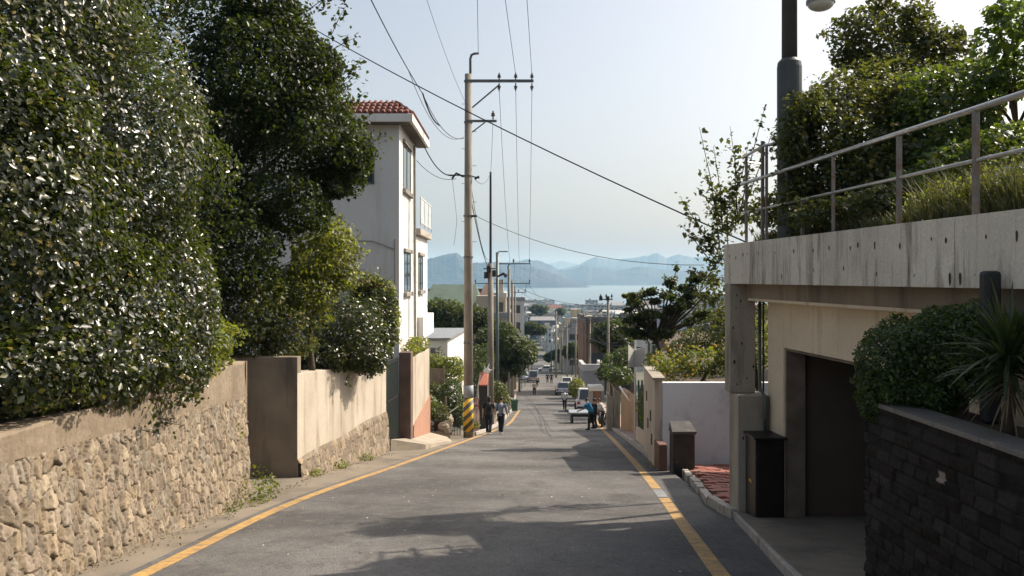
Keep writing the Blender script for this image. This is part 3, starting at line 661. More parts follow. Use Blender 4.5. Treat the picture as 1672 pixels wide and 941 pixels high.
plant('garden_shrub', 'green plants filling the gap under the board fence', 'shrub', (PX(708, 43), 43, hz(43)), [wpt(708, 640, 41.5, (.5, .5, .5)), wpt(700, 660, 40.5, (.4, .5, .4))], .12, 170, LEAF_MIX, 77, trunk=.04, partn=('stem', 'foliage'))
r = thing('garden_gate', (PX(733, 38.8), 38.8, hz(38.8)), 'low dark slatted garden gate between wooden posts left of the striped pole', 'gate')
mb = MB()
for i in range(10): mb.box(PX(729, 38.8) + i * .07, PX(729, 38.8) + i * .07 + .03, 38.8, 38.83, hz(38.8), PZ(668, 38.8) - .03 * i)
mb.build('slats', DKMETAL, r); m2 = MB()
m2.box(PX(726, 38.7), PX(726, 38.7) + .09, 38.65, 38.75, hz(38.7), PZ(648, 38.7)); m2.build('post', WOOD, r)
m2 = MB(); m2.tube([P(731, 676, 38.7), P(748, 664, 38.7)], .03, 6).build('bar', WFR, r)
PINK = M('pink_fence_paint', (.42, .22, .20), (.33, .18, .17), 4)
r = thing('slatted_fence', (PX(775, 43), 43, hz(43)), 'dusty pink upright-slat fence right behind the striped utility pole', 'fence')
for i in range(5):
    MB().box(PX(770, 43) + i * .075, PX(770, 43) + i * .075 + .05, 43, 43.04, hz(43), PZ(650, 43)).build('slat', PINK, r)
MB().box(PX(769.5, 43), PX(782, 43), 43.045, 43.08, PZ(665, 43), PZ(661, 43)).build('rail', PINK, r)
AWN = M('faded_red_awning', (.36, .13, .085), (.28, .10, .07), 2, bump=.2, bscale=8)
r = thing('awning_stall', (PX(788, 46.5), 46.5, hz(46.5)), 'small roadside stall with a faded orange-red awning and dark opening behind the utility pole', 'stall')
m_ = MB(); x0, x1 = PX(781, 46), PX(797, 46)
m_.hexa([(x0, 45.6, PZ(629, 46)), (x1, 45.6, PZ(629, 46)), (x1, 47.5, PZ(603, 47.5)), (x0, 47.5, PZ(610, 47.5)), (x0, 45.6, PZ(627, 46)), (x1, 45.6, PZ(627, 46)), (x1 - .1, 47.5, PZ(600, 47.5)), (x0 + .3, 47.5, PZ(604, 47.5))]).build('awning', AWN, r)
MB().box(x0 + .03, x1 - .03, 46.5, 47.6, hz(47) - .2, PZ(628, 46.5)).build('booth', M('stall_dark', (.05, .05, .045), (.03, .03, .03), 3), r)
m_ = MB(); m_.tube([(x0, 45.6, hz(45.6)), (x0, 45.6, PZ(628, 46)), (x0 + .15, 45.6, PZ(612, 46))], .035, 6); m_.build('post', WFR, r)
m_ = MB(); m_.tube([(x1, 45.6, hz(45.6)), (x1, 45.6, PZ(628, 46))], .03, 6); m_.build('post', WFR, r)
m_ = MB(); m_.ball(P(795, 606, 45.8), (.2, .06, .16), 8); m_.tube([P(795, 606, 45.8), P(799, 594, 45.8)], [.09, .02], 6); m_.tube([P(795, 606, 45.8), P(804, 604, 45.8)], [.08, .02], 6)
m_.build('white_ornament', WHITEW, r)
plant('verge_shrub', 'mixed green shrubs on the verge behind the walking pair', 'shrub', (PX(812, 54), 54, hz(54)), [wpt(812, 640, 54, (.7, 1.0, .75)), wpt(822, 652, 55, (.5, .8, .5))], .15, 150, LEAF_MIX, 78, trunk=.05, partn=('stem', 'foliage'))
plant('verge_shrub', 'small bright weed bush at the foot of the striped utility pole', 'shrub', (PX(777, 38.5), 38.5, hz(38.5)), [wpt(777, 693, 38.5, (.22, .3, .2))], .08, 260, LEAF_YG, 79, trunk=.02, partn=('stem', 'foliage'))
r = thing('waste_bin', (PX(840, 66), 66, hz(66)), 'squat green waste bin at the kerb right of the walking pair', 'bin')
GBIN = M('green_plastic', (.05, .12, .07), (.04, .09, .05), 3, rough=.5)
x = PX(840, 66); MB().hexa([(x - .22, 65.8, hz(66)), (x + .22, 65.8, hz(66)), (x + .22, 66.2, hz(66)), (x - .22, 66.2, hz(66)), (x - .27, 65.75, hz(66) + .75), (x + .27, 65.75, hz(66) + .75), (x + .27, 66.25, hz(66) + .75), (x - .27, 66.25, hz(66) + .75)]).build('bin_body', GBIN, r, bevel=.02)
MB().box(x - .3, x + .3, 65.72, 66.28, hz(66) + .755, hz(66) + .84).build('lid', GBIN, r, bevel=.02)

# small white house with grey metal roof
r = thing('small_white_house', (PX(728, 53), 55, hz(53)), 'small white house with a sloping grey metal roof left of the utility pole', 'house')
xa, xm, xb = PX(690, 52), PX(716, 52), PX(757, 57)
MB().box(xa - 3, xm + .2, 52, 58, hz(54) - 1, PZ(556, 52)).build('wall', WHITEW, r)
MB().hexa([(xm + .2, 52.02, hz(54) - 1), (xm + .55, 52.02, hz(54) - 1), (xb, 60, hz(54) - 1), (xm + .2, 60, hz(54) - 1), (xm + .2, 52.02, PZ(556, 52)), (xm + .55, 52.02, PZ(556, 52)), (xb, 60, PZ(538, 60)), (xm + .2, 60, PZ(538, 60))]).build('side_wall', WHITEW, r)
MROOF = M('grey_metal_roof', (.30, .31, .31), (.24, .25, .25), 2, rough=.45, metal=.3)
m_ = MB(); m_.hexa([(xa - 3.2, 51.6, PZ(555, 51.6)), (xm + .75, 51.6, PZ(555, 51.6)), (xb + .15, 60.3, PZ(539, 60)), (xa - 2, 60.3, PZ(539, 60)), (xa - 3.2, 51.6, PZ(552, 51.6)), (xm + .75, 51.6, PZ(552, 51.6)), (xb + .15, 60.3, PZ(536, 60)), (xa - 2, 60.3, PZ(536, 60))])
m_.build('roof', MROOF, r)
f = MB().box(PX(703, 52), PX(711, 52), 51.97, 51.995, PZ(585, 52), PZ(568, 52)).build('window', GLASS, r)
plant('climbing_plant', 'bare-stemmed climbing plant on the front of the small white house', 'plant', (PX(710, 50), 50.5, hz(50)), [wpt(706, 590, 50.5, (.5, .3, .5)), wpt(718, 580, 50.5, (.3, .3, .6))], .12, 70, LEAF_MIX, 80, trunk=.05, partn=('stem', 'foliage'))

# roadside tree, middle left
plant('roadside_tree', 'full round dark green tree on the left kerb, right of the utility pole', 'tree', (PX(822, 70), 71, hz(70)),
      [wpt(822, 568, 70, (2.15, 2.1, 1.7)), wpt(800, 560, 70, (1.6, 1.8, 1.5)), wpt(848, 575, 70, (1.45, 1.6, 1.25)), wpt(820, 545, 70.5, (1.4, 1.5, 1.1)), wpt(782, 590, 69, (1.1, 1.2, 1.1)), wpt(862, 583, 70, (.8, 1.0, .65)), wpt(810, 605, 69, (1.2, 1.2, .8)), wpt(842, 600, 69.5, (1.0, 1.0, .7))],
      .20, 105, LEAF_PINE, 81, trunk=.22, lump=.26, depth=.3, gaps=.22, lumpw=.35)
plant('roadside_tree', 'narrow dark tree behind the awning stall, beside the second pole', 'tree', (PX(786, 58), 58, hz(58)), [wpt(788, 590, 58, (.9, .9, 1.3)), wpt(782, 615, 57, (.8, .8, .9))], .16, 110, LEAF_DARK, 82, trunk=.1)
# stray shoots so that the bushes do not read as balls
for nm, sd_, spec in (('rounded_bush', 51, (540, 22.3, [(505, 500, 492, 470), (560, 460, 572, 438), (520, 470, 512, 450), (500, 560, 486, 575), (570, 610, 566, 632), (530, 612, 522, 634), (620, 520, 640, 500)])),
                     ('rounded_bush.001', 52, (600, 25.6, [(600, 460, 606, 438), (625, 470, 640, 452), (640, 520, 655, 508), (645, 550, 656, 560), (615, 455, 622, 440)])),
                     ('yellow_green_shrub', 53, (500, 21, [(560, 400, 590, 380), (570, 440, 596, 440), (545, 370, 560, 350), (565, 470, 590, 485), (520, 360, 530, 340), (570, 420, 594, 410)]))):
    ob = bpy.data.objects[nm]; d_ = spec[1]
    sprigs(ob, [(P(a, b, d_), P(c, e, d_)) for a, b, c, e in spec[2]], .085, 20, LEAF_YG if sd_ != 51 else LEAF_CAM, sd_)
sprigs(bpy.data.objects['camellia_hedge'], [(P(x, y, 11.6), (-4.45 + random.uniform(-.1, .15), 11.6 + random.uniform(-1, 1), P(x, y, 11.6)[2] - random.uniform(.15, .35))) for x, y in [(60, 660), (120, 668), (180, 672), (240, 650), (290, 640), (330, 625)]], .075, 30, LEAF_CAM, 54)
# ================================================================== RIGHT: CONCRETE GARAGE WITH DECK
def E(y): return 3.34 + .077 * (13.5 - y)
def slab(mb, y0, y1, o0, o1, z0, z1, mi=0):
    f = lambda z, y: z(y) if callable(z) else z
    return mb.hexa([(E(y0) + o0, y0, f(z0, y0)), (E(y0) + o1, y0, f(z0, y0)), (E(y1) + o1, y1, f(z0, y1)), (E(y1) + o0, y1, f(z0, y1)),
                    (E(y0) + o0, y0, f(z1, y0)), (E(y0) + o1, y0, f(z1, y0)), (E(y1) + o1, y1, f(z1, y1)), (E(y1) + o0, y1, f(z1, y1))], mi)
HOLE = M('hole_stain', (.07, .06, .05), (.04, .035, .03), 9)
FASC = M('board_formed_concrete', (.78, .72, .61), (.58, .53, .45), 1.1, bump=.35, bscale=38, stain=(.13, .11, .09), sscale=4.5, sthr=(.51, .70), fine=.18)
GWALL = M('garage_render', (.80, .67, .50), (.66, .55, .40), .9, bump=.2, bscale=30, stain=(.19, .15, .11), sscale=2.4, sthr=(.56, .78), fine=.12)
gar = thing('concrete_garage', (6, 9, hz(12)), 'bare concrete garage with a heavy deck slab and an open dark doorway on the right', 'garage')
mb = MB()
for (y0, y1) in ((2, 7.375), (7.395, 9.945), (9.957, 13.5)): slab(mb, y0, y1, 0, .22, -.08, .53)
slab(mb, 2, 13.48, .012, .2, -.075, .52)
rg0 = random.Random(3); y = 5.6
def hole(y, z, r, drip=0):
    x = E(y) - .003; n = len(mb.v); K = 8
    for k in range(K):
        a = 2 * math.pi * k / K; mb.v.append((x, y + math.cos(a) * r * .8, z + math.sin(a) * r * (1.25 if math.sin(a) > 0 else 1.25 + drip)))
    mb.f.append(tuple(n + k for k in range(K))); mb.m.append(1)
while y < 13.3:
    hole(y, .33 + rg0.uniform(-.025, .03), rg0.uniform(.014, .026), rg0.choice([0, 0, 0, .6, 2])); y += rg0.uniform(.15, .62)
y = 5.7
while y < 13.3:
    hole(y, .06 + rg0.uniform(-.03, .06), rg0.uniform(.009, .018), rg0.choice([0, 1, 2])); y += rg0.uniform(.5, 1.2)
for yy in (7.45, 7.30): hole(yy, .02, .026, 2)
# vertical formwork board marks: fine ridges
for k in range(34):
    y = 2.3 + k * .33
    if abs(y - 7.385) > .05 and abs(y - 9.95) > .05: slab(mb, y, y + .006, -.0035, .01, -.078, .528)
mb.build('deck_slab', [FASC, HOLE], gar, bevel=.006)
slab(MB(), 2, 13.1, .23, .5, -.34, -.083).build('beam', GWALL, gar, bevel=.008)
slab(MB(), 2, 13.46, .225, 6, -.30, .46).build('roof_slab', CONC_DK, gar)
zg = lambda y: hz(y) - .4
mb = MB(); slab(mb, 12.4, 13.0, .5, .74, zg, -.345); slab(mb, 2, 12.398, .5, .74, -1.0, -.345); slab(mb, 2, 8.0, .5, .74, zg, -1.003)
mb.build('front_wall', GWALL, gar, bevel=.006)
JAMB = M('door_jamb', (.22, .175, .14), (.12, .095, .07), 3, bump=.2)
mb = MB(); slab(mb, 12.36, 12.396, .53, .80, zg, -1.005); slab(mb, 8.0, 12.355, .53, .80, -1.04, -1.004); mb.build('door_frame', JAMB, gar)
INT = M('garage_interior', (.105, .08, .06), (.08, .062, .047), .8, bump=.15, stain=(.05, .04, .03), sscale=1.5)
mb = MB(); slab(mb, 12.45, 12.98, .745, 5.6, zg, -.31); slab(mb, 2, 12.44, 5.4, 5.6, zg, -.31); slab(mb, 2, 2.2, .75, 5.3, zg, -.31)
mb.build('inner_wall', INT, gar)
MB().box(3.35, 3.74, 13.18, 13.5, -1.76, -.083).build('pillar', CONC, gar, bevel=.012)
MB().box(3.40, 3.87, 12.9, 13.42, hz(13.2) - .3, -1.763).build('pillar_base', CONC, gar, bevel=.015)
mb2 = MB(); rgh = random.Random(8)
for (x0_, x1_, yf, z0_, z1_, n_h) in ((3.38, 3.71, 13.177, -1.65, -.2, 9), (3.44, 3.83, 12.897, -3.5, -1.9, 8)):
    for k in range(n_h):
        hx_, hz_, hr = rgh.uniform(x0_, x1_), rgh.uniform(z0_, z1_), rgh.uniform(.008, .02); n = len(mb2.v)
        mb2.v += [(hx_ + math.cos(a * math.pi / 4) * hr, yf, hz_ + math.sin(a * math.pi / 4) * hr * (1.2 if a < 4 else 2.2)) for a in range(8)]
        mb2.f.append(tuple(n + a for a in range(8))); mb2.m.append(0)
mb2.build('tie_holes', HOLE, gar)
MB().tube([(3.83, 13.25, -.35), (3.83, 13.25, -1.7), (3.80, 12.86, -1.78), (3.80, 12.86, -2.3)], .028, 8).build('pipe', GRMETAL, gar, smooth=True)
MB().tube([(3.87, 13.2, -.35), (3.87, 13.2, -1.76)], .015, 6).build('conduit', DKMETAL, gar)
# cabinet
r = thing('meter_cabinet', (3.72, 12.5, hz(12.5)), 'black metal cabinet standing against the base of the concrete pillar', 'cabinet')
BLK = M('black_cabinet_paint', (.022, .018, .016), (.012, .011, .010), 4, rough=.45, bump=.1, stain=(.10, .06, .035), sscale=5, sthr=(.62, .72), streak=False)
MB().box(3.50, 3.92, 12.32, 12.86, hz(12.5) + .02, -2.32).build('body', BLK, r, bevel=.02)
MB().box(3.47, 3.95, 12.28, 12.88, -2.317, -2.285).build('top', BLK, r, bevel=.008)
MB().box(3.54, 3.88, 12.30, 12.317, hz(12.5) + .08, -2.4).build('door', BLK, r, bevel=.005)
MB().box(3.485, 3.497, 12.5, 12.62, -2.98, -2.94).build('label_plate', YEL, r)
# apron and garage floor
struct(MB().prism([(2.72, 7.6), (9.0, 7.6), (9.0, 12.44), (4.6, 12.7), (3.36, 12.88)], 0, 0, zf0=lambda x, y: hz(y) - .4, zf1=lambda x, y: hz(y) + .11).build('pavement', CONC_FLOOR, bevel=.012), 'concrete apron running into the open garage')
KERB = M('pale_kerb_stone', (.46, .43, .38), (.34, .31, .27), 3, bump=.4, bscale=35, stain=(.16, .14, .12), sscale=4, streak=False)
def kerbs(pts, w=.14, h=.13, L=.9, label=None, jit=.01, mat=None):
    mb = MB(); rg = random.Random(len(pts) * 7 + int(pts[0][1]))
    for (x0, y0), (x1, y1) in zip(pts[:-1], pts[1:]):
        D = math.hypot(x1 - x0, y1 - y0); n = max(1, round(D / L)); ux, uy = (x1 - x0) / D, (y1 - y0) / D; px, py = uy * w, -ux * w
        for k in range(n):
            a, b = k / n * D, (k + 1) / n * D - .015
            j = rg.uniform(-jit, jit); hh = h + rg.uniform(-jit, jit)
            A = (x0 + ux * a + j, y0 + uy * a); B = (x0 + ux * b + j + rg.uniform(-jit, jit), y0 + uy * b)
            mb.hexa([(A[0], A[1], hz(A[1]) - .2), (A[0] + px, A[1] + py, hz(A[1]) - .2), (B[0] + px, B[1] + py, hz(B[1]) - .2), (B[0], B[1], hz(B[1]) - .2),
                     (A[0], A[1], hz(A[1]) + hh), (A[0] + px, A[1] + py, hz(A[1]) + hh), (B[0] + px, B[1] + py, hz(B[1]) + hh), (B[0], B[1], hz(B[1]) + hh)])
    o = struct(mb.build('kerb', mat or KERB, bevel=.012)); 
    if label: o['label'] = label
    return o
kerbs([(3.30, 12.95), (3.32, 14.6), (3.62, 17.0), (4.02, 20.6)], label='worn pale kerb beside the red paving', jit=.03, L=.75)
kerbs([(2.66, 7.6), (3.34, 12.92)], w=.10, h=.115, label='low concrete kerb along the garage apron', L=1.5, jit=.004)
PAVE = M('red_paver', (.40, .16, .12), (.30, .12, .10), 2.5, bump=.4, bscale=50, stain=(.30, .24, .20), sscale=2.5, sthr=(.52, .7), streak=False, fine=.2)
mb = MB(); rg0 = random.Random(12)
for j in range(28):
    y = 13.55 + j * .3
    for i in range(16):
        x = 3.5 + i * .3 + (.15 if j % 2 else 0)
        xk = np.interp(y, [12.95, 14.6, 17, 20.6, 23], [3.30, 3.32, 3.62, 4.02, 4.2]) + .16
        if x < xk or (y > 20.2 and x < 4.4): continue
        z = .10 + rg0.uniform(-.012, .014) + .03 * math.sin(x * 1.7 + y)
        mb.hexa([(x, y, hz(y) - .1), (x + .285, y, hz(y) - .1), (x + .285, y + .285, hz(y + .285) - .1), (x, y + .285, hz(y + .285) - .1),
                 (x, y, hz(y) + z), (x + .285, y, hz(y) + z + .004), (x + .285, y + .285, hz(y + .285) + z), (x, y + .285, hz(y + .285) + z)])
struct(mb.build('pavement', PAVE, bevel=.006), 'red block paving behind the concrete pillar')
struct(ribbon('pavement', lambda y: np.interp(y, [12.95, 14.6, 17, 20.6, 23], [3.36, 3.38, 3.68, 4.08, 4.2]), lambda y: XR(y) + 4, 13, 23, .03, M('dusty_paving', (.30, .25, .21), (.22, .18, .15), 2, bump=.3), n=4), 'dusty bedding round the red paving')
# stone-clad planter
def slate(parent, y0, y1, X0, z0, z1, res=.012):
    s = np.arange(y0, y1, res); t = np.arange(z0, z1 + res, res); S, T = np.meshgrid(s, t)
    Tq = T + .010 * (fbm(S * 2, T * 2) - .5); rh = .105; row = np.floor((T - z0) / rh).astype(int)
    rg = np.random.default_rng(2); W = rg.uniform(.17, .30, 64); off = rg.random(64) * .3; Rn = rg.random((64, 64, 4))
    u = (S + off[row & 63]) / W[row & 63]; ci = np.floor(u).astype(int)
    fu = (u - ci) * W[row & 63]; fv = (T - z0) - row * rh
    e = np.minimum(np.minimum(fu, W[row & 63] - fu), np.minimum(fv, rh - fv)); e = np.clip(e / .010, 0, 1)
    q = Rn[row & 63, ci & 63]
    D = e * (.012 + .022 * q[..., 0] + .05 * (q[..., 1] - .5) * (fv - rh / 2) / rh + .03 * (q[..., 2] - .5) * (fu / .2 - .5)) + .010 * (fbm(S * 25, T * 25) - .5) * e
    V = np.stack([X0 - D, S, T], -1).reshape(-1, 3); k = len(s); ii = (np.arange(len(t) - 1)[:, None] * k + np.arange(k - 1)[None]).ravel()
    o = mk('stone_cladding', V, np.stack([ii, ii + k, ii + k + 1, ii + 1], 1), SLATEM, parent)
    base = np.array([.023, .021, .021]); col = base * (.55 + .9 * q[..., 3:4]) + np.array([.006, .003, .0]) * q[..., 0:1]
    col = col * e[..., None] + np.array([.017, .015, .014]) * (1 - e[..., None])
    pale = (np.abs(S - 6.35) < .05) & (np.abs(T + 1.47) < .045); col[pale] = (.30, .24, .20)
    at = o.data.color_attributes.new('tint', 'FLOAT_COLOR', 'POINT'); at.data.foreach_set('color', np.concatenate([col, np.ones(col.shape[:2] + (1,))], -1).astype(np.float32).ravel())
    return o
r = thing('stone_planter', (3.5, 6, hz(6)), 'tall planter clad in dark split-face stone at the lower right', 'planter')
slate(r, 3.6, 7.72, 3.2, hz(7.7) - .15, -1.12)
MB().box(3.215, 3.9, 2.5, 7.72, hz(7.7) - .4, -1.17).build('core', SLATEM and DKMETAL, r)
CAPS = M('planter_cap_stone', (.17, .155, .14), (.11, .105, .10), 2, rough=.5, bump=.2, bscale=40, stain=(.30, .26, .21), sscale=6, sthr=(.6, .7), streak=False)
mb = MB()
for k in range(8): mb.box(3.155, 3.43, 2.6 + k * .64, 2.6 + k * .64 + .634, -1.115, -1.075)
mb.build('cap', CAPS, r, bevel=.005)
MB().box(3.43, 3.88, 2.6, 7.7, -1.2, -1.13).build('soil', SOIL, r)
r = tag(MB().box(3.66, 3.79, 6.62, 6.74, -1.13, .06).build('wooden_post', M('dark_post', (.03, .032, .034), (.02, .02, .022), 4, rough=.6), bevel=.03), 'short dark square post with a rounded top standing behind the boxwood bush', 'post')
BOX = leafmat('boxwood_leaf', [(0, (.010, .026, .006)), (.6, (.024, .052, .010)), (1, (.075, .12, .018))], rough=.5, trans=.22)
plant('boxwood_bush', 'rounded dense boxwood bush spilling over the corner of the dark stone planter', 'bush', (3.55, 7.3, -1.13),
      [(P(1478, 600, 7.5), (.43, .45, .46)), (P(1540, 565, 7.2), (.35, .5, .36)), (P(1440, 650, 7.6), (.22, .25, .26)), (P(1590, 560, 6.9), (.3, .4, .33)), (P(1525, 640, 7.2), (.25, .3, .22)), (P(1610, 590, 6.75), (.26, .22, .34))], .034, 4200, BOX, 90, trunk=.03, lump=.12, depth=.22, upw=.35, partn=('stem', 'foliage'), nl=70, lumpw=.22)
def blades(name, c, n, L, wd, seed, parent, mat, el=(-.15, 1.25), zs=(0, .3), droop=.35):
    rg = random.Random(seed); mb = MB()
    for k in range(n):
        a = rg.uniform(0, 2 * math.pi); e = rg.uniform(*el); l = L * rg.uniform(.7, 1.1); b0 = Vector(c) + Vector((0, 0, rg.uniform(*zs)))
        d = Vector((math.cos(a) * math.cos(e), math.sin(a) * math.cos(e), math.sin(e))); side = d.cross(Vector((0, 0, 1))).normalized(); up = side.cross(d)
        pr = None
        for i in range(7):
            t = i / 6; p = b0 + d * l * t - Vector((0, 0, 1)) * droop * l * t * t * math.cos(e)
            w_ = wd * (.55 + .9 * t) * (1 if t < .5 else max(.02, (1 - t) * 2)) 
            q = (p - side * w_ + up * w_ * .35, p, p + side * w_ + up * w_ * .35)
            if pr: mb.quad(pr[0], pr[1], q[1], q[0]); mb.quad(pr[1], pr[2], q[2], q[1])
            pr = q
    return mb.build(name, mat, parent)
r = thing('yucca_plant', (3.50, 6.1, -1.13), 'spiky sword-leaved plant fanning out of the dark stone planter', 'plant')
blades('leaves', P(1648, 600, 6.05), 190, .60, .016, 1, r, BLADE, zs=(-.06, .12), el=(-.35, 1.35), droop=.3)
DRY = leafmat('dry_leaf', [(0, (.10, .08, .05)), (1, (.18, .14, .08))], rough=.7, trans=.1)
blades('dry_leaves', P(1648, 625, 6.05), 26, .38, .008, 2, r, DRY, el=(-1.0, -.2), zs=(-.06, .02), droop=.3)
MB().tube([(3.50, 6.05, -1.14), P(1650, 650, 6.05), P(1648, 600, 6.05)], [.045, .035, .03], 8).build('stem', BARK, r, smooth=True)
r = thing('small_agave', (3.36, 5.45, -1.13), 'low grey-green spiky plant at the right edge, below the sword-leaved one', 'plant')
blades('leaves', (3.50, 5.55, -1.12), 34, .26, .012, 3, r, BLADE, el=(.1, 1.3), zs=(0, .03))

# ---------- deck planting, railing, lamp
struct(MB().prism([(E(2) + .23, 2), (25, 2), (25, 21.5), (8.2, 21.5), (6.7, 15.2), (5.2, 13.6), (E(13.4) + .23, 13.4)], .25, .50).build('terrace', SOIL), 'raised planting ground on top of the garage')
def grass(name, label, n, seed, pts, h, mat, parent=None):
    rg = np.random.default_rng(seed); c = pts(rg, n); a = rg.uniform(0, 6.28, n); hh = h * rg.uniform(.4, 1.25, n); lean = rg.normal(0, .35, (n, 2)) * hh[:, None]
    w_ = .004 + .004 * rg.random(n); dx = np.cos(a) * w_; dy = np.sin(a) * w_
    b0 = c + np.stack([dx, dy, 0 * a], 1); b1 = c - np.stack([dx, dy, 0 * a], 1)
    mpt = c + np.stack([lean[:, 0] * .35, lean[:, 1] * .35, hh * .6], 1); tp = c + np.stack([lean[:, 0], lean[:, 1], hh * .95], 1)
    V = np.stack([b0, b1, mpt + np.stack([-dx, -dy, 0 * a], 1) * .8, mpt + np.stack([dx, dy, 0 * a], 1) * .8, tp], 1).reshape(-1, 3)
    i = np.arange(n)[:, None] * 5
    Fc = np.concatenate([np.concatenate([i, i + 1, i + 2], 1), np.concatenate([i, i + 2, i + 3], 1), np.concatenate([i + 3, i + 2, i + 4], 1)])
    o = mk(name, V, Fc, mat, parent); o['kind'] = 'stuff'; o['label'] = label; o['category'] = 'grass'
    return o
def gp(rg, n):
    y = rg.uniform(4.5, 12.9, n); off = .24 + np.abs(rg.normal(0, .55, n)); d_ = vnoise(y * 1.5, off * 3)
    return np.stack([3.34 + .077 * (13.5 - y) + off, y, .49 + 0 * y], 1)
grass('grass', 'wispy grass along the edge of the concrete deck', 22000, 5, gp, .20, GRASSM)
def gp2(rg, n):
    y = rg.uniform(4.5, 8.8, n); off = .35 + np.abs(rg.normal(0, .5, n))
    return np.stack([3.34 + .077 * (13.5 - y) + off, y, .49 + 0 * y], 1)
grass('tall_grass', 'tall yellowing weeds behind the railing at the right', 4200, 6, gp2, .52, GRASSM)
for k, (px, py, d, rr) in enumerate([(1600, 310, 8.0, (.35, .4, .22)), (1660, 300, 7.6, (.35, .4, .25)), (1500, 335, 9.0, (.3, .4, .16)), (1400, 345, 10.2, (.3, .5, .16)), (1550, 320, 8.6, (.3, .3, .18))]):
    V, Fc = cloud([(P(px, py, d), rr)], .035, 900, 300 + k, lump=.35, depth=.6, inner=.5, gaps=.35)
    tag(mk('leafy_weed', V, Fc, LEAF_GARD if k != 3 else LEAF_MIX), ['yellow leafy weed behind the second full railing post from the right', 'yellow leafy weed at the right edge of the deck', 'low weed just right of the middle railing post', 'dark low weed at the foot of the deck bush, left of the middle post', 'low weed between the two nearest railing posts'][k], 'weed', 'weeds along the deck edge')
r = thing('metal_railing', (3.6, 9, .53), 'two-bar metal railing along the edge of the concrete deck', 'railing')
rail = lambda y, z, o=.07: (E(y) + o, y, z)
MB().tube([rail(2.5, 1.43), rail(12.9, 1.42)], .026, 10).build('top_rail', STEEL, r, smooth=True)
MB().tube([rail(2.5, 1.0), rail(12.9, .98)], .018, 8).build('lower_rail', STEEL, r, smooth=True)
MB().tube([rail(12.85, 1.81), rail(12.0, 1.86), (3.80, 11.95, 1.90)], .022, 8).build('upper_rail', STEEL, r, smooth=True)
MB().tube([rail(12.75, 1.74), (3.75, 12.9, 1.72)], .012, 6).build('cross_bar', STEEL, r)
for y, zt, w_ in ((12.7, 1.80, .03), (12.05, 1.93, .034), (11.9, 1.85, .028), (9.85, 1.415, .026), (8.42, 1.415, .034), (7.2, 1.42, .036), (5.9, 1.42, .034), (4.6, 1.42, .034)):
    x = E(y) + .07; MB().box(x - w_ * .6, x + w_ * .6, y - w_ * .75, y + w_ * .75, .50, zt).build('post', RUSTPOST, r, bevel=.004)
x = E(10.7) + .07; MB().box(x - .018, x + .018, 10.68, 10.72, .50, .985).build('short_post', RUSTPOST, r)
# lamp post
LPM = M('lamp_post_paint', (.085, .095, .095), (.055, .06, .06), 2, rough=.5, bump=.1, stain=(.13, .12, .10), sscale=3)
bx, by = PX(1289, 11.7), 11.7
r = thing('street_lamp', (bx, by, .5), 'thick grey-green lamp post rising out of the deck shrubs, its lamp at the top edge', 'street lamp')
MB().tube([(bx, by, .3), (bx, by, 2.88), (bx, by, 2.95), (bx, by, 3.0)], [.16, .165, .155, .108], 24).build('lower_shaft', LPM, r, smooth=False)
MB().tube([(bx, by, 2.97), (bx, by, 6.4), (bx + .02, by, 6.6)], [.103, .095, .08], 20).build('upper_shaft', LPM, r, smooth=True)
hxp, hyp, hzp = PX(1340, 11.6), 11.6, 3.74
MB().tube([(bx, by, 5.4), (bx + .15, by - .05, 5.45), (hxp - .05, hyp, 5.1), (hxp, hyp, 4.6), (hxp, hyp, hzp + .1)], .025, 8).build('arm', LPM, r, smooth=True)
mb = MB()
mb.tube([(hxp, hyp, hzp - .02), (hxp, hyp, hzp + .02), (hxp, hyp, hzp + .10), (hxp, hyp, hzp + .16), (hxp, hyp, hzp + .24)], [.19, .19, .16, .08, .04], 24)
hd_ = mb.build('lamp_head', M('lamp_head_paint', (.30, .31, .31), (.22, .23, .23), 3, rough=.4), r, smooth=False)
MB().ball((hxp, hyp, hzp - .02), (.175, .175, .10), 20).build('lamp_glass', M('frosted_lamp_glass', (.62, .62, .58), (.5, .5, .46), 3, rough=.3), hd_, smooth=True)
# deck shrubs and trees
plant('deck_bush', 'big mixed dark bush behind the railing, around the lamp post', 'bush', (4.9, 12.4, .5),
      [wpt(1340, 250, 11.6, (.62, .7, .85)), wpt(1420, 225, 12.0, (.8, .9, .95)), wpt(1390, 310, 11.2, (.75, .6, .5)), wpt(1300, 215, 12.0, (.33, .5, .5)), wpt(1465, 290, 11.2, (.7, .7, .65)), wpt(1370, 165, 12.4, (.5, .6, .45)), wpt(1310, 320, 11.8, (.35, .5, .45)), wpt(1440, 165, 12.4, (.5, .6, .35)), wpt(1296, 235, 11.25, (.22, .28, .62)), wpt(1300, 330, 11.2, (.25, .3, .42)), wpt(1325, 175, 11.4, (.3, .3, .3)), wpt(1262, 345, 12.3, (.28, .4, .32)), wpt(1345, 350, 10.5, (.45, .4, .22)), wpt(1430, 330, 9.9, (.45, .4, .25))],
      .068, 620, LEAF_MIX, 101, trunk=.06, lump=.34, depth=.4, gaps=.24, inner=.3, nl=40, lumpw=.32, partn=('stem', 'foliage'))
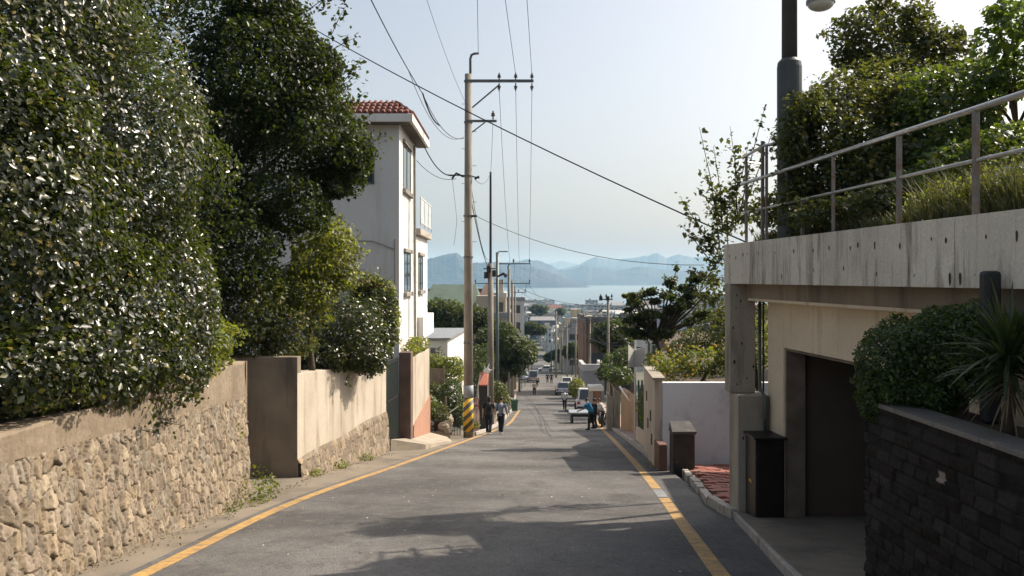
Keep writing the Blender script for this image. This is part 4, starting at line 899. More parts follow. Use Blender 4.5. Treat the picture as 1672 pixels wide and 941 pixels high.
plant('deck_bush', 'darker green bush right of the lamp post bush, behind the middle railing posts', 'bush', (6.0, 11.6, .5),
      [wpt(1530, 190, 11.4, (.68, .8, .65)), wpt(1585, 150, 11.6, (.5, .7, .5)), wpt(1490, 230, 11.6, (.5, .6, .75)), wpt(1550, 270, 10.6, (.55, .5, .5)), wpt(1500, 160, 12, (.5, .5, .4)), wpt(1600, 215, 11, (.3, .4, .45)), wpt(1575, 262, 9.6, (.35, .35, .22)), wpt(1650, 235, 9.4, (.42, .4, .26)), wpt(1510, 300, 9.8, (.35, .35, .25))], .082, 480, leafmat('deck_dark_leaf', [(0, (.012, .03, .012)), (.6, (.025, .055, .014)), (.93, (.07, .12, .02)), (1, (.25, .10, .06))], rough=.42, trans=.3), 102, trunk=.05, lump=.22, depth=.3, gaps=.25, partn=('stem', 'foliage'))
plant('garden_tree', 'spreading tree with yellow-tinged crown beyond the deck, against the sky', 'tree', (7.2, 16, .5),
      [wpt(1400, 50, 16, (.62, .7, .42)), wpt(1440, 105, 16, (.7, .8, .45)), wpt(1480, 35, 16.3, (.55, .7, .42)), wpt(1530, 90, 16, (.7, .7, .45)), wpt(1440, 5, 16.2, (.3, .4, .35)), wpt(1385, 95, 16, (.35, .5, .22)), wpt(1550, 65, 16, (.35, .4, .3)), wpt(1460, 130, 15.5, (1.0, .8, .4)), wpt(1500, 70, 16, (.5, .5, .4))],
      .092, 330, LEAF_MIX, 103, trunk=.10, lump=.3, depth=.4, gaps=.28, inner=.3, nl=34, lumpw=.35, fork=.55)
plant('garden_tree', 'broad-leaved young tree at the top right corner in front of the white building', 'tree', (6.3, 11.0, .5),
      [wpt(1640, 60, 10.8, (.42, .5, .5)), wpt(1672, 20, 10.8, (.4, .5, .4)), wpt(1655, 130, 10.8, (.35, .4, .22)), wpt(1612, 150, 11, (.25, .4, .3)), wpt(1625, 20, 10.8, (.16, .2, .14)), wpt(1700, 120, 10.8, (.4, .5, .5))],
      .105, 150, leafmat('broad_leaf', [(0, (.02, .05, .015)), (.6, (.04, .085, .02)), (1, (.12, .17, .03))], rough=.4, trans=.4), 104, trunk=.045, lump=.3, depth=.5, gaps=.30, fork=.6)
r = thing('white_building', (12, 18, .4), 'plain white building corner behind the young tree at the right edge', 'building')
MB().hexa([(PX(1592, 24), 24, -3), (26, 21, -3), (26, 31, -3), (PX(1592, 24) + 1.2, 31, -3), (PX(1592, 24), 24, 3.6), (26, 21, 6.0), (26, 31, 6.0), (PX(1592, 24) + 1.2, 31, 4.4)]).build('wall', M('blue_white_render', (.62, .64, .66), (.55, .57, .6), 1), r, bevel=.02)
# twiggy shrub beyond the pillar
r = plant('twiggy_shrub', 'tall thin twiggy shrub growing past the far corner of the concrete deck', 'shrub', (4.3, 16, hz(16)),
      [wpt(1172, 395, 15.6, (.32, .4, .5)), wpt(1188, 340, 15.6, (.35, .4, .5)), wpt(1165, 470, 15.8, (.28, .4, .5)), wpt(1185, 540, 15.8, (.3, .4, .6)), wpt(1215, 330, 15.3, (.4, .5, .6))],
      .085, 190, LEAF_MIX, 110, trunk=.05, lump=.35, depth=.5, gaps=.35, partn=('stem', 'foliage'))
ends = []
for (x0, y0, x1, y1) in [(1175, 400, 1142, 208), (1180, 380, 1165, 240), (1200, 380, 1192, 206), (1205, 360, 1200, 240), (1170, 420, 1112, 325), (1172, 410, 1120, 350), (1175, 430, 1112, 368), (1170, 440, 1128, 385), (1168, 460, 1122, 440), (1185, 350, 1150, 285), (1190, 330, 1222, 235), (1210, 340, 1250, 170), (1215, 340, 1262, 215), (1180, 360, 1140, 310), (1165, 500, 1135, 470)]:
    ends.append((P(x0, y0, 15.5), P(x1, y1, 15.5)))
sprigs(r, ends, .10, 46, LEAF_MIX, 19, wid=.55, name='twigs')

# ---------- white wall, garden and gates beyond
r = thing('white_wall', (5, 22, hz(22)), 'white painted wall facing uphill beyond the red paving', 'wall')
SHW = M('bluish_white_render', (.80, .84, .84), (.70, .74, .75), 1.0, bump=.15, bscale=25, stain=(.42, .41, .40), sscale=1.3, sthr=(.55, .85), streak=False)
MB().box(3.86, 9, 22, 22.22, hz(22) - .3, -2.67).build('wall', SHW, r, bevel=.015)
STU = M('stucco_wall', (.58, .50, .40), (.48, .41, .33), 1.5, bump=.4, bscale=22, stain=(.22, .17, .13), sscale=3.5, sthr=(.52, .7))
MB().hexa([(3.66, 22.0, -5.2), (3.855, 22.0, -5.2), (4.35, 27, -5.8), (4.15, 27, -5.8), (3.66, 22.0, -2.60), (3.855, 22.0, -2.60), (4.35, 27, -2.75), (4.15, 27, -2.75)]).build('side_wall', STU, r, bevel=.015)
MB().hexa([(3.60, 21.95, -2.597), (3.92, 21.95, -2.597), (4.42, 27, -2.747), (4.09, 27, -2.747), (3.60, 21.95, -2.54), (3.92, 21.95, -2.54), (4.42, 27, -2.69), (4.09, 27, -2.69)]).build('coping', CONC, r)
for (y, z) in ((22.9, -4.45), (23.4, -3.9), (24.6, -4.3), (25.2, -3.6)):
    x = 3.66 + (y - 22) * .098; MB().box(x - .012, x + .03, y, y + .16, z, z + .28).build('vent_hole', HOLE, r)
struct(MB().prism([(4.0, 22.25), (40, 22.25), (40, 48), (8.2, 48), (6.6, 36), (5.1, 32), (4.5, 27.2)], -9, -2.95).build('terrace', SOIL), 'garden ground behind the white wall')
BRK = M('dark_brick', (.06, .052, .047), (.035, .03, .028), 3, bump=.5, bscale=18, stain=(.22, .17, .14), sscale=4, sthr=(.6, .75), streak=False)
r = thing('brick_pillar', (4.05, 20.5, hz(20.5)), 'stubby dark brick pillar with a hollow slanted cap in front of the white wall', 'pillar')
MB().box(3.80, 4.31, 20.2, 20.7, hz(20.4) - .2, -3.68).build('shaft', BRK, r, bevel=.015)
m_ = MB(); m_.hexa([(3.78, 20.16, -3.675), (4.33, 20.16, -3.675), (4.33, 20.74, -3.675), (3.78, 20.74, -3.675), (3.76, 20.14, -3.60), (4.35, 20.14, -3.60), (4.30, 20.80, -3.44), (3.82, 20.80, -3.46)]); m_.build('cap', M('dark_cap', (.11, .105, .10), (.07, .065, .06), 4, bump=.4, stain=(.25, .23, .2), sscale=6, sthr=(.6, .75), streak=False), r, bevel=.012)
RB = M('red_brick', (.20, .11, .085), (.14, .08, .065), 4, bump=.4, bscale=20)
r = tag(MB().box(3.58, 3.79, 20.9, 21.6, hz(21) - .2, -4.05).build('brick_stub', RB, bevel=.02), 'low red brick stub between the dark brick pillar and the white wall', 'brick stub')
weeds('weed_clump', ['weeds at the foot of the white wall left of the dark brick pillar', 'tuft of weeds on the kerb by the concrete pillar'], [(3.55, 21.9, hz(21.9), .16, .16), (3.42, 13.8, hz(13.8) + .05, .12, .12)], .05, 120, LEAF_GARD, 95, 'weeds along the right kerb')
# garden vegetation
plant('garden_hedge', 'yellow-green fruiting shrubs directly behind the white wall', 'shrub', (5.3, 24, -2.9),
      [wpt(1100, 600, 24.3, (.65, .6, .42)), wpt(1150, 590, 24.3, (.75, .6, .5)), wpt(1200, 590, 24, (.8, .7, .55)), wpt(1070, 590, 26.5, (.4, .6, .4)), wpt(1245, 560, 24, (.7, .7, .8))], .085, 230, LEAF_GARD, 111, trunk=.05, lump=.3, depth=.4, partn=('stem', 'foliage'), zmin=-2.95)
FRUIT = M('yellow_fruit', (.65, .42, .05), (.55, .34, .04), 5, rough=.5)
gh = bpy.data.objects['garden_hedge']; mb = MB(); rg0 = random.Random(9)
for k in range(26): mb.ball(P(rg0.uniform(1062, 1180), rg0.uniform(560, 618), 23.75), .035, 6)
mb.build('fruit', FRUIT, gh)
plant('garden_shrub', 'dark rust-tipped shrub mass behind the fruiting shrubs', 'shrub', (6, 28, -2.9),
      [wpt(1150, 555, 28, (.9, .9, .6)), wpt(1185, 530, 28, (.7, .9, .9)), wpt(1110, 570, 28, (.6, .8, .45)), wpt(1240, 520, 27, (.9, .9, 1.2))], .10, 170, LEAF_MIX, 112, trunk=.06, lump=.3, depth=.4, gaps=.3, partn=('stem', 'foliage'))
rgp = random.Random(31); PINEB = []
for _ in range(40):
    tx = rgp.uniform(0, 1); px_ = 1018 + 150 * tx; py_ = 545 - rgp.random() * (60 + 45 * tx); s_ = rgp.uniform(.22, .42)
    PINEB.append(wpt(px_, py_, 31 + rgp.uniform(-.6, .6), (s_ * 1.1, s_, s_ * .62)))
plant('pine_tree', 'irregular layered dark tree leaning over the garden, against the bay', 'tree', (5.35, 31, -2.95),
      PINEB + [wpt(1035, 490, 31, (.5, .5, .28)), wpt(1062, 478, 31, (.40, .4, .25)), wpt(1095, 462, 31, (.45, .4, .28)), wpt(1128, 480, 31, (.5, .5, .38)), wpt(1058, 515, 31, (.65, .6, .32)), wpt(1100, 505, 31, (.6, .6, .34)), wpt(1045, 545, 31, (.5, .5, .3)), wpt(1085, 545, 30.8, (.6, .6, .3)), wpt(1020, 483, 31, (.2, .3, .13)), wpt(1140, 455, 31, (.4, .4, .3)), wpt(1105, 440, 31.2, (.16, .2, .2)), wpt(1150, 510, 31, (.5, .5, .4))],
      .12, 230, LEAF_PINE, 113, trunk=.10, lump=.5, depth=.75, gaps=.30, inner=.35, nl=12, lumpw=.35, fork=.35)
# right verge: pavement strip, kerbs, gate, tan wall, sign
struct(ribbon('pavement', lambda y: XR(y) + .62, lambda y: XR(y) + 1.9, 23.5, 100, .09, M('worn_pink_paving', (.34, .23, .19), (.26, .19, .16), 2, bump=.3, stain=(.42, .38, .32), sscale=1.5, sthr=(.5, .7), streak=False), n=2), 'worn pinkish pavement strip on the right')
kerbs([(float(XR(y)) + .5, y) for y in range(24, 96, 6)], label='pale kerb along the right of the road farther down', jit=.015)
kerbs([(-3.05 + 0 * y, y) if False else (float(XL(y)) - .45, y) for y in range(39, 112, 6)], label='pale kerb along the left of the road beyond the pole', jit=.01)
r = thing('green_fence', (4.75, 30, hz(30)), 'green metal post fence between the white wall and the tan wall', 'fence')
GRN = M('green_fence_paint', (.07, .13, .10), (.05, .09, .07), 4, rough=.5)
for y in (27.3, 29.2, 31.2, 33.4): 
    x = 4.38 + (y - 27.3) * .09; MB().cyl(x, y, hz(y) - .1, -3.2 - (y - 27) * .12, .035, n=8).build('post', GRN, r)
mb = MB()
for k in range(26):
    y = 27.4 + k * .24; x = 4.38 + (y - 27.3) * .09; mb.cyl(x, y, hz(y) + .6, -3.5 - (y - 27) * .12, .012, n=5)
mb.build('bars', GRN, r)
MB().hexa([(4.3, 27.2, -6), (4.45, 27.2, -6), (5.0, 33.6, -6.6), (4.85, 33.6, -6.6), (4.3, 27.2, hz(27) + .6), (4.45, 27.2, hz(27) + .6), (5.0, 33.6, hz(33.6) + .6), (4.85, 33.6, hz(33.6) + .6)]).build('foot_wall', STU, r, bevel=.02)
plant('fence_creeper', 'climbing green plant growing through the green metal fence', 'creeper', (4.8, 30, hz(30)), [((4.6, 28.5, -4.4), (.25, 1.0, .9)), ((4.9, 31.5, -4.9), (.25, 1.4, .9)), ((4.7, 28.0, -3.3), (.3, .6, .4))], .09, 130, LEAF_GARD, 115, trunk=.03, lump=.3, depth=.4, gaps=.3, partn=('stem', 'foliage'))
TAN = M('tan_board', (.42, .28, .18), (.34, .22, .14), 3, bump=.2, stain=(.22, .14, .09), sscale=2)
r = thing('tan_wall', (5.8, 42, hz(42)), 'narrow tan wall with a sloping pale coping in front of the parked cars', 'wall')
xa, xb = PX(1018, 42), PX(1041, 41)
MB().hexa([(xa, 43, -8.2), (xb, 41, -8.2), (xb + .2, 41.3, -8.2), (xa + .2, 43.3, -8.2), (xa, 43, PZ(634, 43)), (xb, 41, PZ(652, 41)), (xb + .2, 41.3, PZ(652, 41)), (xa + .2, 43.3, PZ(634, 43))]).build('wall', TAN, r, bevel=.02)
MB().tube([(xa - .05, 43.05, PZ(632, 43)), ((xa + xb) / 2 + .05, 42, PZ(654, 42)), (xb + .1, 41, PZ(650, 41))], .06, 6).build('coping', WHITEW, r)
for k, (px, lab) in enumerate(((996, 'grey concrete gatepost nearest the road, behind the man in the blue shirt'), (1007, 'grey concrete gatepost with a slanted top, against the tan wall'))):
    x = PX(px, 45.5); m_ = MB(); m_.hexa([(x - .17, 45.4, -8.5), (x + .17, 45.4, -8.5), (x + .17, 45.8, -8.5), (x - .17, 45.8, -8.5), (x - .17, 45.4, PZ(640 - 8 * k, 45.5)), (x + .17, 45.4, PZ(650 - 8 * k, 45.5)), (x + .17, 45.8, PZ(650 - 8 * k, 45.5)), (x - .17, 45.8, PZ(640 - 8 * k, 45.5))])
    tag(m_.build('gatepost', CONC, bevel=.02), lab, 'gatepost', 'concrete gateposts on the right')
r = thing('street_sign', (PX(1037, 38.5), 38.5, hz(38.5)), 'blank pale folded sign board on a white pole on the right verge', 'sign')
MB().cyl(PX(1037, 38.5), 38.5, hz(38.5) - .2, PZ(556, 38.5), .045, n=10).build('pole', WFR, r)
SGN = M('sign_white', (.55, .54, .50), (.46, .45, .42), 3)
mb = MB(); mb.hexa([(PX(1026, 38), 38.0, PZ(599, 38)), (PX(1036, 38.4), 38.4, PZ(601, 38.4)), (PX(1036, 38.4), 38.45, PZ(601, 38.4)), (PX(1026, 38), 38.05, PZ(599, 38)), (PX(1026, 38), 38.0, PZ(562, 38)), (PX(1036, 38.4), 38.4, PZ(573, 38.4)), (PX(1036, 38.4), 38.45, PZ(573, 38.4)), (PX(1026, 38), 38.05, PZ(562, 38))])
mb.hexa([(PX(1037, 38), 38.4, PZ(601, 38)), (PX(1052, 38.4), 38.2, PZ(599, 38.4)), (PX(1052, 38.4), 38.25, PZ(599, 38.4)), (PX(1037, 38), 38.45, PZ(601, 38)), (PX(1037, 38), 38.4, PZ(573, 38)), (PX(1052, 38.4), 38.2, PZ(566, 38.4)), (PX(1052, 38.4), 38.25, PZ(566, 38.4)), (PX(1037, 38), 38.45, PZ(573, 38))])
mb.build('board', SGN, r)
r = tag(MB().tube([P(1058, 640, 33.8), P(1060, 560, 33.8), P(1052, 548, 33.8)], .05, 8).build('bent_post', GRMETAL), 'grey metal post with a bent tip beside the sign board', 'post')
r = tag(MB().box(PX(1064, 26.6), PX(1070, 26.6), 26.5, 26.65, -2.75, PZ(563, 26.6)).build('fence_post', GRMETAL, bevel=.01), 'short grey post standing on the corner wall beside the garden', 'post')
plant('verge_tree', 'dark low trees behind the sign board on the right of the road', 'tree', (PX(1000, 62), 62, hz(60)), [wpt(1004, 594, 62, (1.2, 1.3, .8)), wpt(990, 608, 60, (.7, .8, .7)), wpt(1022, 585, 58, (1.1, 1.1, .8)), wpt(1012, 615, 56, (.9, 1.0, .7))], .20, 80, LEAF_DARK, 116, trunk=.12, lump=.25, depth=.3)
plant('verge_shrub', 'yellow-flecked shrub at the kerb left of the brick pillar booth', 'shrub', (PX(943, 85), 85, hz(85)), [wpt(941, 632, 85, (.9, 1, 1.0)), wpt(946, 640, 84, (.8, 1, .8))], .22, 60, LEAF_YG, 117, trunk=.08, partn=('stem', 'foliage'))
# ================================================================== UTILITY POLES
INS = M('porcelain_insulator', (.10, .07, .06), (.05, .04, .04), 6, rough=.3); GALV = M('galvanised_arm', (.16, .17, .165), (.10, .11, .11), 5, rough=.5, metal=.4)
m, nt, b = _new('hazard_stripes')
gg = nt.nodes.new('ShaderNodeNewGeometry'); sp = nt.nodes.new('ShaderNodeSeparateXYZ'); nt.links.new(gg.outputs['Position'], sp.inputs[0])
a1 = nt.nodes.new('ShaderNodeMath'); a1.operation = 'MULTIPLY_ADD'; a1.inputs[1].default_value = -.95; nt.links.new(sp.outputs['X'], a1.inputs[0]); nt.links.new(sp.outputs['Z'], a1.inputs[2])
a2 = nt.nodes.new('ShaderNodeMath'); a2.operation = 'DIVIDE'; a2.inputs[1].default_value = .42; nt.links.new(a1.outputs[0], a2.inputs[0])
a3 = nt.nodes.new('ShaderNodeMath'); a3.operation = 'FRACT'; nt.links.new(a2.outputs[0], a3.inputs[0])
c = _ramp(nt, a3.outputs[0], [(.49, (.07, .065, .06)), (.51, (.70, .45, .03))]); c = _mix(nt, _ramp(nt, _noise(nt, 7, 6), [(.55, g3(0)), (.75, g3(.7))]), c, (.2, .17, .13))
nt.links.new(c, b.inputs['Base Color']); b.inputs['Roughness'].default_value = .6
HAZ = m
px0, py0 = -1.885, 37.0
PR = thing('utility_pole', (px0, py0, hz(37)), 'tall near concrete utility pole with yellow and black stripes on its foot', 'utility pole', 'utility poles down the street')
MB().tube([(px0, py0, hz(37) - .3), (px0, py0, 8.82)], [.215, .15], 20).build('shaft', POLEC, PR, smooth=True)
MB().tube([(px0, py0, PZ(704, 37)), (px0, py0, PZ(650, 37))], [.226, .222], 24).build('hazard_band', HAZ, PR, smooth=True)
MB().tube([(px0, py0, PZ(649, 37)), (px0, py0, PZ(629, 37))], [.222, .22], 24).build('metal_sleeve', M('sleeve', (.30, .33, .35), (.22, .25, .27), 3, rough=.5), PR, smooth=True)
def Pq(px, py, d=37): return P(px, py, d)
MB().tube([Pq(768, 126), Pq(768, 96), Pq(770, 90), Pq(774, 88), Pq(782, 87)], .055, 8).build('gooseneck', GALV, PR, smooth=True)
mb = MB(); a = Pq(761, 134); c_ = Pq(871, 134); mb.box(a[0], c_[0], 36.78, 36.86, a[2] - .06, a[2] + .06); mb.build('crossarm', GALV, PR)
MB().tube([Pq(771, 176, 36.8), Pq(816, 138, 36.8)], .035, 6).build('brace', GALV, PR)
mb = MB(); a = Pq(762, 199); c_ = Pq(811, 197); mb.box(a[0], c_[0], 36.8, 36.87, a[2] - .05, a[2] + .05); mb.build('crossarm', GALV, PR)
MB().tube([Pq(771, 216, 36.8), Pq(792, 200, 36.8)], .03, 6).build('brace', GALV, PR)
def insul(x, y, z, parent, up=1, s=1):
    m_ = MB(); m_.tube([(x, y, z), (x, y, z + .12 * s * up), (x, y, z + .13 * s * up), (x, y, z + .17 * s * up), (x, y, z + .18 * s * up), (x, y, z + .24 * s * up), (x, y, z + .25 * s * up), (x, y, z + .33 * s * up)], [.03 * s, .03 * s, .085 * s, .085 * s, .05 * s, .075 * s, .03 * s, .03 * s], 10)
    return m_.build('insulator', INS, parent)
for x in (815, 842, 868.5):
    q = Pq(x, 134, 36.82); insul(q[0], q[1], q[2] + .06, PR); insul(q[0], q[1], q[2] - .06, PR, -1)
q = Pq(805, 197, 36.82); insul(q[0], q[1], q[2] + .05, PR, 1, 1.1)
mb = MB(); q0 = Pq(731, 286); q1 = Pq(783, 291); mb.tube([q0, Pq(765, 287), q1], .03, 6); mb.tube([Pq(738, 292), Pq(745, 283), Pq(757, 289)], .05, 6); mb.tube([Pq(775, 293), Pq(782, 288)], .045, 6); mb.build('cable_rack', DKMETAL, PR)
MB().tube([Pq(770, 353, 36.8), Pq(779, 353, 36.8)], .05, 6).build('bracket', DKMETAL, PR)
for k, y in enumerate((170, 215, 243, 271, 300, 330, 362, 395)):
    s_ = 1 if k % 2 else -1; q = Pq(766, y); MB().tube([(q[0] + s_ * .12, 37, q[2]), (q[0] + s_ * .32, 37, q[2])], .012, 5).build('step_bolt', GALV, PR)
mb = MB()
for y in (133, 200, 288, 353, 420, 560): q = Pq(765, y); mb.tube([(px0, py0, q[2] - .04), (px0, py0, q[2] + .04)], [.215, .215] if y > 300 else [.19, .19], 16)
mb.build('steel_bands', GALV, PR)
# second pole
g_p = 'utility poles down the street'
def pole(px, top, d, label, w=.17, arms=(), extra=None, steel=None, cat='utility pole', mat=None):
    x = PX(px, d); zt = PZ(top, d); r = thing('utility_pole', (x, d, hz(d)), label, cat, g_p)
    if steel:
        MB().tube([(x, d, hz(d) - .3), (x, d, PZ(steel, d))], [w, w * .8], 14).build('shaft', mat or POLEC, r, smooth=True)
        MB().tube([(x, d, PZ(steel, d) - .1), (x, d, zt)], [w * .38, w * .3], 8).build('mast', DKMETAL, r)
    else: MB().tube([(x, d, hz(d) - .3), (x, d, zt)], [w, w * .7], 12).build('shaft', mat or POLEC, r, smooth=True)
    for (ax0, ax1, ay) in arms:
        z = PZ(ay, d); MB().box(PX(ax0, d), PX(ax1, d), d - w - .08, d - w, z - .05, z + .05).build('crossarm', GALV, r)
        for k in (ax0 + 1.5, (ax0 + ax1) / 2, ax1 - 1.5): insul(PX(k, d), d - w - .04, z + .05, r, 1, 1.2)
    return r
p2_ = pole(801, 281, 50, 'second utility pole, slim dark steel mast over a grey base, close behind the near one', .20, steel=430)
x = PX(801, 50)
for dx, z in ((-.25, -.0), (.22, .1), (-.1, .35)): MB().tube([(x + dx, 49.75, PZ(455, 50) + z), (x + dx, 49.75, PZ(455, 50) + z + .38)], [.13, .13], 10).build('transformer', DKMETAL, p2_)
MB().box(x - .4, x + .4, 49.7, 49.8, PZ(440, 50), PZ(438, 50)).build('crossarm', GALV, p2_)
r = pole(812, 412, 66, 'third utility pole with a bent arm at its top, right of the slim mast', .15, mat=GRMETAL)
MB().tube([P(812, 414, 66), P(815, 411, 66), P(829, 411, 66)], .05, 6).build('bent_arm', GALV, r)
MB().tube([P(812, 452, 65.8), P(822, 447, 65.8), P(827, 452, 65.8)], [.08, .12, .18], 6).build('transformer', DKMETAL, r)
r = pole(831, 440, 75, 'fourth utility pole carrying a wide crossarm above its own top', .16, arms=[(811, 866, 431)])
MB().tube([P(831, 443, 75), P(829, 436, 75), P(832, 431, 75)], .06, 6).build('arm_support', GALV, r)
pole(836.5, 458, 95, 'fifth utility pole, long crossarm at roof height over the round tree', .17, arms=[(775, 866, 463)])
pole(841, 468, 118, 'sixth utility pole, thin, with a short crossarm over the bay', .17, arms=[(834, 859, 477.5)])
pole(908, 508, 170, 'lone pole in front of the hazy roofs right of the round tree', .22, arms=[(902, 914, 516)])
pole(993, 486, 70, 'pole topped by two transformers against the water, half hidden by roofs', .14, arms=[(979, 1000, 489)])
r = bpy.data.objects[[o.name for o in bpy.data.objects if o.get('label', '').startswith('pole topped')][0]]
for q in (981, 992.5): MB().tube([P(q, 491, 69.6), P(q, 484, 69.6)], .14, 8).build('transformer', DKMETAL, r)
for k, (px, top, d, lab) in enumerate([(953, 512, 108, 'tall pole left of the dark brick building on the right side of the street'), (940, 520, 132, 'grey pole standing just left of the tall one by the dark brick building'), (926, 528, 160, 'thin pole midway between the dark building and the far cars'), (918, 535, 195, 'faint thin pole above the far parked cars, right of the lone one'),
                                       (963, 520, 92, 'pole directly before the left edge of the dark brick building'), (900, 545, 225, 'faint pole at the bottom of the street, left of the others'), (946, 503, 150, 'thin pole poking above the roofs left of the dark brick building'), (932, 522, 205, 'faint grey pole beside the thin poles, in front of the hazy flats'), (848, 560, 112, 'slim dark post at the left kerb beyond the round tree')]):
    pole(px, top, d, lab, .15, arms=[(px - 5, px + 5, top + 7)] if k != 8 else ())
for px, d in ((831, 60), (852, 120), (857, 128)):
    tag(MB().cyl(PX(px, d), d, hz(d), hz(d) + 3.0, .05, n=8).build('sign_post', GRMETAL), {831: 'thin grey post beside the green waste bin', 852: 'thin post on the far left kerb, first of two', 857: 'thin post on the far left kerb nearest the white van'}[px], 'post')

# ================================================================== WIRES
def wire(label, a, b, sag=.3, r=.012, n=14, name='power_wire', group='overhead wires'):
    a, b = Vector(a), Vector(b); pts = [a.lerp(b, k / n) - Vector((0, 0, sag * 4 * (k / n) * (1 - k / n))) for k in range(n + 1)]
    return tag(MB().tube(pts, r, 5).build(name, WIREM), label, 'wire', group)
def ext(p, q, y):   # extend the line p->q to depth y
    p, q = Vector(p), Vector(q); return tuple(p + (q - p) * ((y - p[1]) / (q[1] - p[1])))
for (x0, x1, lab, yy) in ((815, 779.5, 'thin wire rising straight up from the gooseneck to the top of the picture', 87), (842, 825, 'middle of the wires rising from the top crossarm to the upper edge', 122), (868.5, 860.5, 'rightmost wire rising from the top crossarm to the upper edge', 122)):
    a = Pq(x0 if x0 != 815 else 781, yy); b_ = P(x1, 0, 29.5 if yy > 100 else 31.5); wire(lab, a, ext(a, b_, 3), .0, .011)
for x, x2, lab in ((815, 833, 'leftmost wire dropping from the top crossarm to the far crossarm'), (842, 848, 'middle wire dropping from the top crossarm to the far crossarm'), (868.5, 864, 'rightmost wire dropping from the top crossarm to the far crossarm')):
    wire(lab, Pq(x, 146, 36.9), P(x2, 431, 74.8), 1.0, .011)
wire('thin wire from the second crossarm of the near pole down to the slim mast', Pq(805, 190), P(801, 283, 50), .3, .010)
a, b_ = P(575, 76, 24), P(1162, 357, 16.6)
wire('thick black cable slanting across the sky from the evergreen tree to the deck corner', ext(a, b_, 25.5), ext(a, b_, 14.3), .25, .015, name='thick_cable')
wire('thick cable falling from the top edge toward the tiled roof and the near pole', P(604, -4, 24), P(690, 153, 33.4), .1, .017, name='thick_cable')
wire('continuation of the falling cable, down to the near pole', P(690, 153, 33.4), P(757, 226, 36.8), .55, .014)
wire('second strand sagging from the falling cable to the near pole', P(668, 118, 32), P(757, 224, 36.8), .9, .011)
wire('faint thin wire left of the near pole, falling from the top edge', P(696, -3, 26), P(762, 172, 36.8), .2, .007)
wire('short twisted service cable hanging under the falling cable', P(690, 152, 33.4), P(718, 205, 35), .25, .030)
wire('service cable from the eave of the white house up to the near pole rack', P(693, 240, 37), Pq(740, 287, 36.8), .35, .024)
wire('thin second service wire from the white house to the near pole rack', P(680, 262, 36), Pq(745, 292, 36.8), .3, .012)
wire('wire from the near pole rack to the second pole', Pq(775, 292, 37), P(801, 283, 50), .4, .012)
wire('drooping cable from the near pole rack down to the transformers', Pq(770, 330, 37), P(797, 437, 50), .3, .022)
wire('second drooping cable from the near pole to the transformers', Pq(769, 300, 37), P(799, 425, 50), .9, .014)
wire('long thin wire sagging to the right from the near pole bracket past the hills', Pq(779, 354, 36.8), P(1150, 433, 30), .55, .011)
wire('thin loose line looping down the sky left of the near pole', Pq(738, 292), P(746, 360, 36), -.1, .008)
wire('thin loose line down past the dark mountain left of the pole', P(746, 360, 36), P(741, 400, 36), .1, .008)
for k, (a, b_, lab) in enumerate([(P(801, 437, 50), P(812, 450, 66), 'cable between the slim mast and the bent-arm pole'), (P(812, 430, 66), P(831, 450, 75), 'cable between the bent-arm pole and the crossarm pole'),
                                  (P(831, 455, 75), P(836.5, 475, 95), 'cable between the crossarm pole and the fifth pole'), (P(862, 463, 95), P(908, 512, 170), 'wire from the fifth pole crossarm to the lone pole over the roofs'),
                                  (P(866, 431, 75), P(864, 463, 95), 'outer wire from the wide crossarm to the next one'), (P(840, 431, 75), P(838, 463, 95), 'inner wire from the wide crossarm to the next one'),
                                  (P(860, 463, 95), P(856, 477, 118), 'wire between the two short crossarms over the bay'), (P(963, 525, 92), P(1045, 548, 40), 'cable running from the dark building pole to the bent grey post'), (P(953, 520, 108), P(993, 492, 70), 'wire climbing from the dark building pole to the two transformers'),
                                  (P(940, 530, 132), P(1020, 575, 45), 'lower cable crossing in front of the dark brick building'), (P(908, 515, 170), P(953, 520, 108), 'wire crossing the street between the lone pole and the tall one'), (P(848, 470, 90), P(990, 500, 68), 'long thin wire crossing the hazy roofs toward the two transformers')]):
    wire(lab, a, b_, .5, .012 if a[1] < 80 else .018)

for k, (x0, y0, d0, x1, y1, d1, lab) in enumerate([(946, 508, 150, 963, 524, 92, 'short wire over the dark brick building roof edge'), (926, 533, 160, 953, 520, 108, 'upper of the slack wires among the thin poles'), (918, 541, 195, 940, 526, 132, 'lower of the slack wires among the thin poles'),
    (963, 530, 92, 1037, 560, 39, 'cable from the dark building pole to the sign board pole'), (940, 528, 132, 1008, 560, 50, 'slack cable crossing the front of the dark brick building'), (908, 517, 170, 932, 526, 205, 'tiny wire beside the lone pole'), (841, 472, 118, 946, 508, 150, 'long wire over the hazy roofs from the short crossarm')]):
    wire(lab, P(x0, y0, d0), P(x1, y1, d1), .9, .012 if d0 < 100 else .02)
